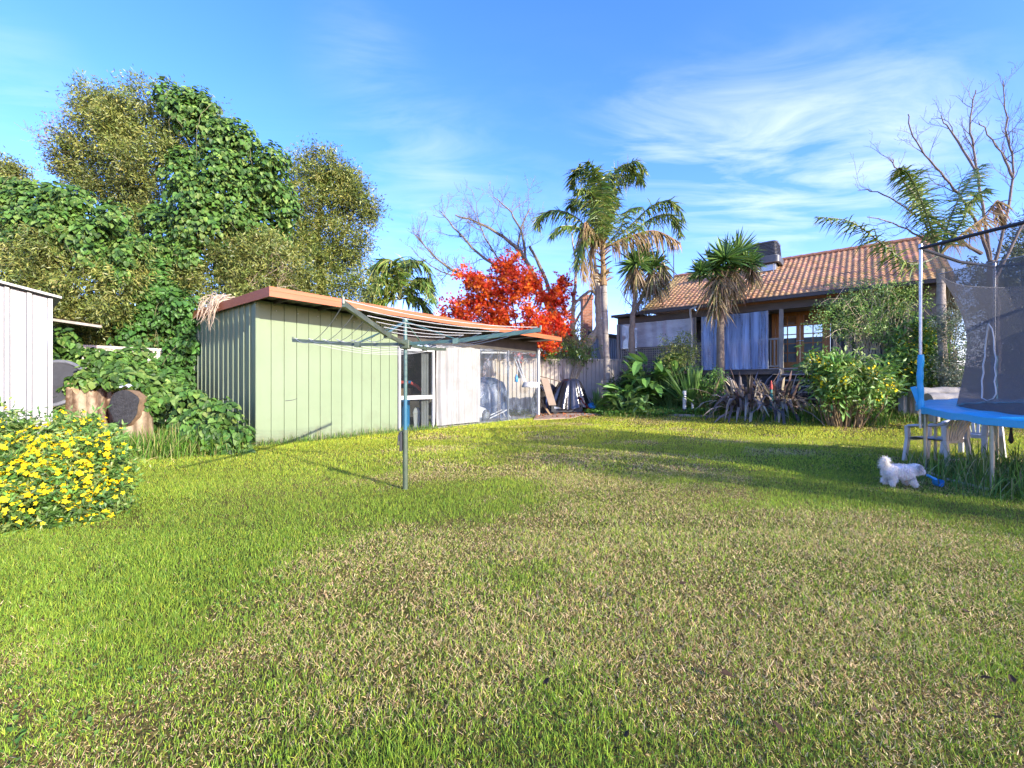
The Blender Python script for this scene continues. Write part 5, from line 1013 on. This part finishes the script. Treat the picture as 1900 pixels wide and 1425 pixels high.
# ================================================================ stump and tub at the left
def stump():
    b = at(180, 800, 8.2); x, y = b[0], b[1]; s = thing('tree_stump', 'large pale cut tree stump with shaggy brown bark in front of the ivy', 'stump', (x, y, gzf(x, y)))
    g = G(); zs = np.linspace(-.05, 1.16, 26); a = np.linspace(0, 2*np.pi, 97)[:-1]; X = []; C_ = []
    for z in zs:
        fl = .40+.24*math.exp(-max(z, 0)/.40)+.02*z; f = fl*(1+.10*np.sin(a*3+.6)+.07*np.sin(a*7+z*.8)+.045*np.sin(a*17+z*1.5)+.03*np.sin(a*31+z)+.02*np.sin(a*43-2*z)); top = .10*np.sin(a*2+1)+.05*np.sin(a*9)+.03*np.sin(a*23+2)
        zz = z+top*max(0, z)/1.16; X.append(np.stack([f*np.cos(a), f*.85*np.sin(a), zz], 1)); w = np.clip(.5+.5*np.sin(a*5+.8+.7*z)+.35*np.sin(a*19+3*z)+.2*rng.normal(size=96), 0, 1)[:, None]; C_.append(np.array([.34,.265,.18])*w+np.array([.10,.055,.032])*(1-w))
    X = np.array(X); g.grid(X, np.array(C_), closed=True); g.faces(np.concatenate([X[-1], [[0,0,1.12]]]), [(i, (i+1) % 96, 96) for i in range(96)], (.40,.27,.16)); g.build('trunk', M['bark'], s, smooth=True, sharp=80)
    c = at(230, 756, 7.75); l = thing('cut_log', 'short log with a charred black sawn face leaning against the pale stump', 'log', (c[0], c[1], gzf(c[0], c[1]))); o = np.array(l.location); ax = unit(np.array([.30,-.95,.12])); u = unit(np.cross(ax, [0,0,1.])); v = np.cross(u, ax); a = np.linspace(0, 2*np.pi, 49)[:-1]; cz = c-o
    def rg(t, k): return cz+ax*t+(k*(.215+.02*np.sin(a*3)+.012*np.sin(a*7+2)))[:, None]*(np.cos(a)[:, None]*u)+(k*(.33+.02*np.sin(a*2+1)))[:, None]*(np.sin(a)[:, None]*v)
    g = G(); g.grid(np.array([rg(-.55,1.12), rg(-.1,1.06), rg(.0,1.0)]), (.24,.16,.095), closed=True); g.build('bark', M['bark'], l, smooth=True)
    g = G(); g.grid(np.array([rg(.0,.99), rg(.008,.93), rg(.006,.6), rg(.008,.3), rg(.005,.02)]), np.array([.028,.028,.030]), closed=True); g.build('sawn_face', attrmat('charred', .8, .7, 35, .3, 20, .6), l, smooth=True)
    g = G(); zz = np.linspace(-.05, cz[2]-.08, 10); a2 = np.linspace(0, 2*np.pi, 41)[:-1]; g.grid(np.array([np.stack([cz[0]-.05+(.24+.12*math.exp(-max(z,0)/.2))*np.cos(a2)*(1+.08*np.sin(a2*5+z*3)), cz[1]+.30+(.25+.1*math.exp(-max(z,0)/.2))*np.sin(a2)*(1+.08*np.sin(a2*7)), 0*a2+z], 1) for z in zz]), np.stack([np.stack([.24+.12*np.sin(a2*9), .18+.10*np.sin(a2*9), .115+.07*np.sin(a2*9)], 1)]*10), closed=True); g.build('root_flare', M['bark'], l, smooth=True)
    p = at(234, 716, 7.8); t = thing('plastic_scrap', 'small pale blue plastic scrap lying on top of the cut log', 'scrap', p); g = G(); xs = np.linspace(-.08, .10, 8); X, Y = np.meshgrid(xs, np.linspace(-.06, .06, 6)); g.grid(np.stack([X, Y, .03*np.sin(X*30)+.02*np.cos(Y*40)-.2*X], -1)); g.build('sheet', pmat('pale_plastic', (.55,.62,.70), .3, var=.1), t, smooth=True)
    p = at(104, 716, 7.95); t = thing('black_tub', 'round black tub with a thick rim sticking out of the ivy by the white shed', 'tub', (p[0], p[1], p[2]-.30)); ax = np.array(Matrix.Rotation(R(62), 3, 'X')); g = G()
    ax = np.array(Matrix.Rotation(R(20), 3, 'Z') @ Matrix.Rotation(R(64), 3, 'X')); g.lathe([(.40,.10),(.44,.12),(.46,.08),(.45,.04),(.40,-.2),(.30,-.36),(.0,-.38)], c=(0,0,.30), n=36, ax=ax); g.lathe([(.385,.095),(.36,-.1),(.28,-.30),(0,-.32)], c=(0,0,.30), n=36, ax=ax); rim = G(); aa = np.linspace(0, 2*np.pi, 49); rim.tube((np.stack([.445*np.cos(aa), .445*np.sin(aa), 0*aa+.11], 1)@ax.T)+np.array([0,0,.30]), .035, 8); rim.build('rim', pmat('scuffed_rubber', (.17,.18,.21), .4, (.11,.115,.14), 5), t, smooth=True); g.build('bowl', pmat('black_rubber', (.07,.073,.085), .35, (.045,.047,.055), 5), t, smooth=True)
stump()

# ================================================================ things in and beside the shed
def loc(px, py, Y): return at(px, py, Y)
def contents():
    red = pmat('red_foam', (.82,.12,.09), .7, var=.06); blue = pmat('blue_drum', (.02,.22,.48), .45, var=.1); navy = pmat('navy_tarp', (.018,.04,.10), .4, (.012,.028,.07), 3, bump=.8, bscale=5)
    p = loc(752, 735, 11.9); t = thing('pool_noodle', 'red foam pool noodle bent in an arch inside the shed window', 'pool noodle', p); g = G(); P = [loc(*q)-p for q in ((732,718,11.9),(745,709,11.9),(762,710,11.9),(776,718,11.9),(786,728,11.9),(792,735,11.9))]; g.tube(P, .045, 10); g.build('foam_tube', red, t, smooth=True)
    g = G(); g.tube([loc(758,709,11.9)-p, loc(763,710,11.9)-p], .05, 10); g.build('tie', blue, t)
    p = loc(752, 790, 11.75); t = thing('blue_drum', 'upright blue drum behind the lower window pane of the shed', 'drum', (p[0], p[1], .03)); g = G(); g.lathe([(.10,0),(.12,.02),(.12,.70),(.125,.72),(.10,.78),(.04,.80),(0,.80)], n=18); g.build('barrel', blue, t, smooth=True)
    p = loc(773, 790, 11.8); t = thing('white_bucket', 'white plastic swing lid bin just inside the shed window', 'bin', (p[0], p[1], .03)); g = G(); g.lathe([(.10,0),(.13,.36),(.14,.37),(.14,.40)], n=4, ax=np.array(Matrix.Rotation(R(60), 3, 'Z'))); g.lathe([(.14,.40),(.10,.50),(.05,.54),(0,.54)], n=4, ax=np.array(Matrix.Rotation(R(60), 3, 'Z'))); g.build('bin_body', M['white'], t, bevel=.01)
    p = loc(752, 728, 12.2); t = thing('cardboard_box', 'brown cardboard box on a shelf under the red pool noodle', 'box', (p[0], p[1], .78)); g = G(); g.box((-.18,-.12,0),(.18,.12,.30)); g.build('carton', pmat('cardboard', (.40,.28,.16), .8), t); g = G(); g.box((-.5,-.2,-.04),(.5,.2,-.003)); 
    for sx in (-.46,.46): g.box((sx-.03,-.15,-.75),(sx+.03,-.09,-.04))
    g2 = thing('shelf_table', 'plain timber shelf table inside the shed behind the window', 'table', (p[0], p[1], .78)); g.build('top', M['timber'], g2)
    # covered heap and white things behind the clear plastic
    q = sh(8.0, 1.5); t = thing('covered_heap', 'dark blue covered heap behind the clear plastic sheet of the shed', 'tarp', (q[0], q[1], .03), SHED_A); g = G(); th = np.linspace(0, 2*np.pi, 61); X = []
    for k, (rr_, z) in enumerate(((1.0,0),(1.0,.4),(.95,.85),(.8,1.2),(.4,1.35),(.01,1.38))): X.append(np.stack([rr_*.95*np.cos(th)*(1+.06*np.sin(th*9)*(k < 3)), rr_*.75*np.sin(th)*(1+.06*np.sin(th*11)*(k < 3)), z+.05*np.sin(th*4)*(z > .5)], 1))
    g.grid(np.array(X)); g.build('sheet', navy, t, smooth=True)
    q = sh(6.55, .55); t = thing('ride_on_toy', 'white ride on toy with a dark wheel low behind the clear plastic', 'toy', (q[0], q[1], .03), SHED_A); g = G(); X = []
    for x, w, z0, z1 in ((-.35,.10,.18,.30),(-.2,.16,.12,.42),(.1,.18,.12,.46),(.35,.16,.14,.40),(.48,.08,.2,.3)): X.append([(x,-w,z0),(x,-w,z1*.8),(x,-w*.5,z1),(x,w*.5,z1),(x,w,z1*.8),(x,w,z0)])
    g.grid(np.array(X), closed=True); g.build('body', M['white'], t, smooth=True)
    for x in (-.25,.28):
        for y in (-.2,.2): g = G(); g.lathe([(.05,-.04),(.16,-.04),(.18,-.02),(.18,.02),(.16,.04),(.05,.04)], c=(x,y,.18), n=20, ax=np.array(Matrix.Rotation(R(90), 3, 'X'))); w = g.build('wheel', M['dark'], t, smooth=True); g = G(); g.lathe([(0,-.045),(.09,-.045),(.10,.045),(0,.045)], c=(x,y,.18), n=14, ax=np.array(Matrix.Rotation(R(90), 3, 'X'))); g.build('hub', M['steel'], w)
    g = G(); g.tube([(-.3,0,.3),(.0,-.05,.62),(.25,-.12,.85)], .014, 6); g.build('handle', M['white'], t)
    q = sh(7.5, .45); t = thing('folded_frame', 'white folding frame lying on the slab behind the clear plastic', 'frame', (q[0], q[1], .04), SHED_A); g = G()
    for y in (0, .22): g.tube([(-.5,y,.02),(.45,y,.28),(.62,y,.02)], .022, 6)
    g.tube([(.45,0,.28),(.45,.22,.28)], .02, 6); g.tube([(-.5,0,.02),(-.5,.22,.02)], .02, 6); g.build('tube_frame', M['white'], t, smooth=True)
    for (pa, pb) in (((956,668),(972,695)),((961,666),(976,697))):
        a, b_ = loc(*pa, 15.0), loc(*pb, 14.7); t = thing('leaning_pole', 'thin white pole propped up behind the clear plastic sheet', 'pole', b_, 0, 'white poles behind the plastic sheet'); g = G(); g.tube([(0,0,-.25), (a-b_)], .022, 6); g.build('rod', M['white'], t)
    p = loc(958, 703, 14.5); t = thing('blue_bottle', 'bright blue bottle standing on the covered heap in the shed', 'bottle', p-np.array([0,0,.1])); g = G(); g.lathe([(.05,0),(.06,.02),(.06,.17),(.03,.21),(.025,.25),(0,.25)], n=12); g.build('flask', blue, t, smooth=True)
    p = loc(985, 712, 14.6); t = thing('white_basin', 'upturned white basin on the heap near the end post of the shed', 'basin', p-np.array([0,0,.12])); g = G(); g.lathe([(.30,0),(.31,.03),(.26,.14),(.20,.18),(0,.19)], n=20); g.build('bowl', M['white'], t, smooth=True)
    # outside the end of the shed
    p = at(1052, 760, 15.9); z = gzf(p[0], p[1]); t = thing('covered_barbecue', 'black plastic sheet pulled over a barbecue beside the beige fence', 'barbecue', (p[0], p[1], z)); pl = pmat('black_plastic', (.018,.018,.022), .22, (.012,.012,.014), 4, bump=.5, bscale=7, spec=.7); th = np.linspace(0, 2*np.pi, 121); X = []
    for k, (rx, ry, zz) in enumerate(((.78,.5,.22),(.72,.46,.38),(.62,.42,.62),(.50,.36,.92),(.38,.28,1.16),(.24,.18,1.26),(.01,.01,1.28))):
        f = 1+(.10*np.sin(th*9+k*.25)+.06*np.sin(th*17+1+.4*k))*(1-k/6.2); X.append(np.stack([rx*f*np.cos(th)+.10*zz, ry*f*np.sin(th), zz+.05*np.sin(th*5)*(k < 2)], 1))
    g = G(); g.grid(np.array(X)); g.build('plastic_sheet', pl, t, smooth=True, sharp=70)
    g = G(); g.box((-.62,-.36,.06),(.52,.3,.34)); b_ = g.build('body', M['dark'], t, bevel=.03); g = G(); g.box((-.50,-.372,.20),(.05,-.362,.27)); g.build('chrome_strip', M['steel'], b_)
    for x in (-.45,.4): g = G(); g.lathe([(.03,-.03),(.10,-.03),(.11,0),(.10,.03),(.03,.03)], c=(x,-.3,.11), n=16, ax=np.array(Matrix.Rotation(R(90), 3, 'X'))); g.build('wheel', M['dark'], t, smooth=True)
    p = at(1084, 752, 15.7); t = thing('red_sheet', 'crumpled red plastic sheet at the side of the covered barbecue', 'sheet', (p[0], p[1], gzf(p[0], p[1]))); g = G(); xs = np.linspace(0, 1, 14); X, Y = np.meshgrid(xs, np.linspace(-.2, .2, 10)); g.grid(np.stack([X*.55-.2, Y, .55*(1-X)**1.6+.05+.04*np.sin(X*23+Y*9)+.03*np.cos(Y*30)], -1)); g.build('cloth', pmat('red_plastic', (.42,.02,.02), .35, var=.2), t, smooth=True)
    p = at(1098, 748, 15.9); t = thing('blue_ball', 'crumpled bright blue bundle on the grass beside the red sheet', 'bundle', (p[0], p[1], gzf(p[0], p[1])+.14)); g = G(); g.ball((0,0,.02), (.19,.16,.16), 12, rough=.08); g.build('wrap', blue, t)
    for i, (a, b_, lab, c_) in enumerate((((998,700),(1032,742),'long pale timber plank leaning across the junk by the shed end', (.42,.36,.27)), ((1002,698),(1040,708),'short dark timber offcut on top of the junk pile', (.22,.17,.12)), ((1003,716),(1020,736),'white painted board poking out of the junk pile', (.6,.58,.54)), ((1000,738),(1022,772),'thin brown stake resting against the white shed post', (.25,.17,.1)), ((1010,702),(1025,752),'broad brown panel leaning behind the planks', (.24,.18,.13)))):
        A, B = at(*a, 16.1-.12*i), at(*b_, 15.7-.12*i); 
        if B[2] < gzf(B[0], B[1]): B[2] = gzf(B[0], B[1])+.02
        t = thing('timber_plank', lab, 'plank', B, 0, 'junk beside the shed'); g = G(); g.bar((0,0,0), A-B, .32 if i == 4 else .10, .025); g.build('board', pmat('plank_tone', c_, .8, bump=.2), t)
    p = at(1022, 735, 16.0); t = thing('blue_crate', 'dark blue plastic crate half buried in the junk beside the shed', 'crate', (p[0], p[1], gzf(p[0], p[1]))); g = G(); g.box((-.2,-.2,0),(.2,.2,.62)); g.box((-.22,-.22,.62),(.22,.22,.67)); g.build('crate_body', pmat('dull_blue', (.03,.06,.18), .5, var=.1), t, bevel=.02)
    p = at(1036, 728, 16.2); t = thing('rubbish_pile', 'dark heap of scrap under the planks beside the shed', 'scrap heap', (p[0]-.45, p[1], gzf(p[0], p[1]))); g = G(); X = []
    for k, (rr_, zz) in enumerate(((.6,0),(.55,.4),(.42,.8),(.2,1.02),(.01,1.08))): X.append(np.stack([rr_*np.cos(th)*(1+.12*np.sin(th*5+k)), .6*rr_*np.sin(th), zz+.06*np.sin(th*7+k)], 1))
    g.grid(np.array(X)); g.build('scrap', pmat('dark_scrap', (.06,.05,.045), .7, (.025,.022,.02), 6), t, smooth=False)
    c = at(1035, 768, 14.5); g = G(); a = [(.7,14.3),(2.1,14.7),(2.9,15.9),(1.0,16.8)]; g.faces([(x, y, gzf(x, y)+.03) for x, y in a]+[(x, y, gzf(x, y)-.1) for x, y in a], [(0,1,2,3),(0,4,5,1),(1,5,6,2),(2,6,7,3),(3,7,4,0)]); tag(g.build('paving', pmat('dusty_paving', (.36,.27,.20), .9, (.26,.17,.12), 3, dirt=(.32,.10,.05), dscale=6)), kind='structure')
    n = 350; x = rng.uniform(.8, 2.9, n); y = rng.uniform(14.6, 15.9, n); g = G(); g.leaves(np.stack([x, y, gz(x, y)+.05], 1), rdir(n), np.array([0,0,1.])+.4*rng.normal(size=(n, 3)), .09, .07, mixcol(n, [(.40,.10,.03),(.30,.10,.04),(.34,.18,.07)]), 'palm5'); tag(g.build('leaf_litter', M['dry']), kind='stuff')
contents()

# ================================================================ small things
def small():
    def pipe(label, px, py0, py1, Y, r, m, name='pipe_stub', cat='pipe', band=True):
        a = at(px, py1, Y); z = gzf(a[0], a[1]); h = at(px, py0, Y)[2]-z; t = thing(name, label, cat, (a[0], a[1], z)); g = G(); g.tube([(0,0,-.05),(0,0,h*.94)], r, 14); g.tube([(0,0,h*.9),(0,0,h)], r*1.12, 14); g.build('pipe_body', m, t, smooth=True)
        if band: g = G(); g.tube([(0,0,h*.14),(0,0,h*.26)], r*1.03, 14); g.build('band', M['dark'], t, smooth=True)
    pipe('short white plastic pipe with a dark band standing in the garden bed', 1270, 725, 752, 13.9, .055, M['white'])
    pipe('stubby white marker beside the taller white garden pipe', 1285, 742, 752, 13.8, .035, M['white'], 'garden_marker', 'marker', False)
    a = at(1431, 740, 12.6); z = gzf(a[0], a[1]); t = thing('garden_ornament', 'tiny garden ornament with a red cap and teal body among the flax', 'ornament', (a[0], a[1], z)); h = at(1431, 706, 12.6)[2]-z; g = G(); g.lathe([(.05,0),(.06,.1),(.045,h*.6),(.03,h*.75),(0,h*.76)], n=12); g.build('body', pmat('teal_paint', (.02,.20,.20), .5), t, smooth=True); g = G(); g.lathe([(.042,h*.76),(.035,h*.86),(.012,h),(0,h)], n=12); g.build('cap', pmat('red_paint', (.45,.04,.03), .5), t, smooth=True)
    wl = pmat('pale_log', (.25,.235,.21), .75, (.16,.148,.13), 3, bump=.4, bscale=14, dirt=(.25,.23,.2), dscale=4)
    for lab, x0, x1, py, Y, r in (('pale peeled log lying on the grass, the nearer of two behind the trampoline', 1722, 1815, 741, 9.9, .14), ('pale peeled log lying just behind the nearer pale log', 1692, 1790, 729, 10.6, .13)):
        A, B = at(x0, py, Y), at(x1, py-1, Y-.25); t = thing('peeled_log', lab, 'log', A); g = G(); P = [(B-A)*k for k in np.linspace(0, 1, 9)]; P = [p+np.array([0,.02*math.sin(i*2), .012*math.sin(i*1.7)]) for i, p in enumerate(P)]; g.tube(P, r*(1+.05*np.sin(np.arange(9)*1.3)), 16); g.build('log_body', wl, t, smooth=True)
        g = G(); g.tube([(B-A)*.12-np.array([0,0,.5]), (B-A)*.12-np.array([0,0,r*.8])], .10, 8); g.tube([(B-A)*.8-np.array([0,0,.5]), (B-A)*.8-np.array([0,0,r*.8])], .10, 8); g.build('log_rest', M['timber'], t)
    a = at(1690, 748, 11.3); t = thing('timber_post', 'grey timber post beside the taller yellow daisy bush', 'post', (a[0], a[1], gzf(a[0], a[1]))); g = G(); g.box((-.07,-.06,-.1),(.07,.06,.82)); g.build('post_body', M['timber'], t, bevel=.01)
    a = at(1677, 748, 11.4); t = thing('white_post', 'stubby white post at the foot of the daisy bushes', 'post', (a[0], a[1], gzf(a[0], a[1]))); g = G(); g.box((-.08,-.08,-.1),(.08,.08,.55)); g.box((-.095,-.095,.55),(.095,.095,.60)); g.build('post_body', M['white'], t, bevel=.01)
    q = ho(hx(1557, .4), .4); t = thing('white_planter', 'white square planter on the verandah boards beside the doors', 'planter', (q[0], q[1], DZ), HOUSE_A); g = G(); g.lathe([(.14,0),(.19,.34),(.20,.34),(.20,.38),(.17,.38),(.16,.30),(0,.30)], n=4); g.build('pot', M['white'], t)
    a = at(1250, 500, 24); t = thing('tv_antenna', 'thin television antenna standing up behind the tiled roof', 'antenna', (a[0], a[1], gzf(a[0], a[1]))); H = at(1250, 458, 24)[2]-gzf(a[0], a[1]); g = G(); g.tube([(0,0,0),(0,0,H)], .025, 6); g.build('mast', M['dark'], t); g = G(); g.tube([(-.3,0,H-.1),(.3,.2,H-.1)], .012, 4)
    for k in range(6): x = -.28+k*.11; g.tube([(x,-.2,H-.1),(x+.05,.35,H-.1)], .008, 4)
    g.build('elements', M['dark'], t)
    proto = None
    for px, py in ((1170,1120),(1262,1097),(1482,1096),(1340,1266),(1252,1246),(1880,1286),(1820,1278),(1632,1345),(1452,1382),(1692,1240),(480,1362),(1162,1392),(1852,1356),(1376,1187),(1790,1150),(1012,1290)):
        Y = F*HC/(py-CY); x = (px-CX)/F*Y
        if proto is None:
            g = G(); g.leaves(np.zeros((1,3)), np.array([[1.,0,.1]]), np.array([[0,0,1.]]), [.055], [.034], np.array([[.06,.036,.02]]), 'heart'); proto = g.build('fallen_leaf', M['dry']); l = proto; tag(l, 'small curled brown leaf fallen on the lawn', 'leaf', 'brown fallen leaves on the lawn')
        else: l = proto.copy(); COL.objects.link(l)
        l.location = (x, Y, .045); l.rotation_euler = (random.uniform(-.5,.5), random.uniform(-.5,.5), random.uniform(0,6)); s = random.uniform(.5,.95); l.scale = (s,s,s)
small()
# ================================================================ sky, sun, camera
SUN = np.array([.74, -.67]); SUN /= np.linalg.norm(SUN); EL = R(20)
def build_world():
    w = bpy.data.worlds.new('World'); SC.world = w; w.use_nodes = True; nt = w.node_tree; N = nt.nodes.new; L = nt.links.new
    bg = nt.nodes['Background']; bg.inputs['Strength'].default_value = .15
    sky = N('ShaderNodeTexSky'); sky.sky_type = 'NISHITA'; sky.sun_disc = False; sky.sun_elevation = EL
    sky.sun_rotation = math.atan2(SUN[0], SUN[1]); sky.air_density = 1.0; sky.dust_density = .6; sky.ozone_density = 2.5
    tc = N('ShaderNodeTexCoord')
    hs = N('ShaderNodeHueSaturation'); hs.inputs['Saturation'].default_value = 1.22; hs.inputs['Value'].default_value = 1.0; tn = N('ShaderNodeMix'); tn.data_type = 'RGBA'; tn.blend_type = 'MULTIPLY'; tn.inputs['Factor'].default_value = 1; tn.inputs['B'].default_value = (.90,.80,1.07,1); L(sky.outputs[0], tn.inputs['A']); L(tn.outputs['Result'], hs.inputs['Color'])
    # thin high cloud: streaky noise on the plane of a high layer, kept to a few places in the sky
    sx = N('ShaderNodeSeparateXYZ'); L(tc.outputs['Generated'], sx.inputs[0])
    zc = N('ShaderNodeMath'); zc.operation = 'MAXIMUM'; zc.inputs[1].default_value = .06; L(sx.outputs['Z'], zc.inputs[0])
    dv = N('ShaderNodeVectorMath'); dv.operation = 'DIVIDE'; cb = N('ShaderNodeCombineXYZ')
    for k in 'XYZ': L(zc.outputs[0], cb.inputs[k])
    L(tc.outputs['Generated'], dv.inputs[0]); L(cb.outputs[0], dv.inputs[1])
    mp = N('ShaderNodeMapping'); mp.inputs['Rotation'].default_value = (0,0,R(-24)); mp.inputs['Scale'].default_value = (.8,1.9,1); L(dv.outputs[0], mp.inputs['Vector'])
    no = N('ShaderNodeTexNoise'); no.inputs['Scale'].default_value = 1.6; no.inputs['Detail'].default_value = 12; no.inputs['Roughness'].default_value = .58; no.inputs['Distortion'].default_value = .55
    L(mp.outputs[0], no.inputs['Vector'])
    nr = N('ShaderNodeMapRange'); nr.inputs['From Min'].default_value = .42; nr.inputs['From Max'].default_value = .85; L(no.outputs['Fac'], nr.inputs['Value'])
    tot = None
    for (px, py, rad, amt) in ((1330,285,.17,.8),(1540,285,.18,.75),(1180,255,.11,.5),(1400,375,.14,.35),(680,135,.11,.4),(800,320,.15,.35),(620,430,.22,.2),(40,150,.08,.4),(1000,430,.3,.2),(1650,300,.15,.4)):
        d = np.array([(px-CX)/F, 1, (CY-py)/F]); d /= np.linalg.norm(d)
        ds = N('ShaderNodeVectorMath'); ds.operation = 'DISTANCE'; ds.inputs[1].default_value = tuple(d); L(tc.outputs['Generated'], ds.inputs[0])
        mr = N('ShaderNodeMapRange'); mr.interpolation_type = 'SMOOTHSTEP'; mr.inputs['From Min'].default_value = rad*1.35; mr.inputs['From Max'].default_value = 0; mr.inputs['To Max'].default_value = amt; L(ds.outputs['Value'], mr.inputs['Value'])
        if tot is None: tot = mr.outputs[0]
        else:
            ad = N('ShaderNodeMath'); ad.operation = 'ADD'; ad.use_clamp = True; L(tot, ad.inputs[0]); L(mr.outputs[0], ad.inputs[1]); tot = ad.outputs[0]
    mu = N('ShaderNodeMath'); mu.operation = 'MULTIPLY'; mu.use_clamp = True; L(tot, mu.inputs[0]); L(nr.outputs[0], mu.inputs[1])
    mx = N('ShaderNodeMix'); mx.data_type = 'RGBA'; mx.inputs['B'].default_value = CLOUD; L(mu.outputs[0], mx.inputs['Factor']); L(hs.outputs[0], mx.inputs['A'])
    L(mx.outputs['Result'], bg.inputs['Color'])
CLOUD = (2.3,2.5,2.95,1)
build_world()
sd = bpy.data.lights.new('sun', 'SUN'); sd.energy = 2.75; sd.angle = R(.53); sd.color = (1,.92,.76)
so = bpy.data.objects.new('sun', sd); COL.objects.link(so); so.location = (20,-12,14)
so.rotation_euler = Vector((SUN[0]*math.cos(EL), SUN[1]*math.cos(EL), math.sin(EL))).to_track_quat('Z', 'Y').to_euler()
cd = bpy.data.cameras.new('camera'); cam = bpy.data.objects.new('camera', cd); COL.objects.link(cam)
cam.location = (0, 0, HC); cam.rotation_euler = (R(90), 0, 0); cd.sensor_width = 36; cd.lens = 36*F/1900; cd.clip_start = .05; cd.clip_end = 2000
SC.camera = cam
SC.view_settings.view_transform = 'Standard'; SC.view_settings.look = 'None'; SC.view_settings.gamma = 1; SC.view_settings.exposure = 1.98
SC.cycles.max_bounces = 8; SC.cycles.transparent_max_bounces = 16; SC.cycles.use_denoising = True
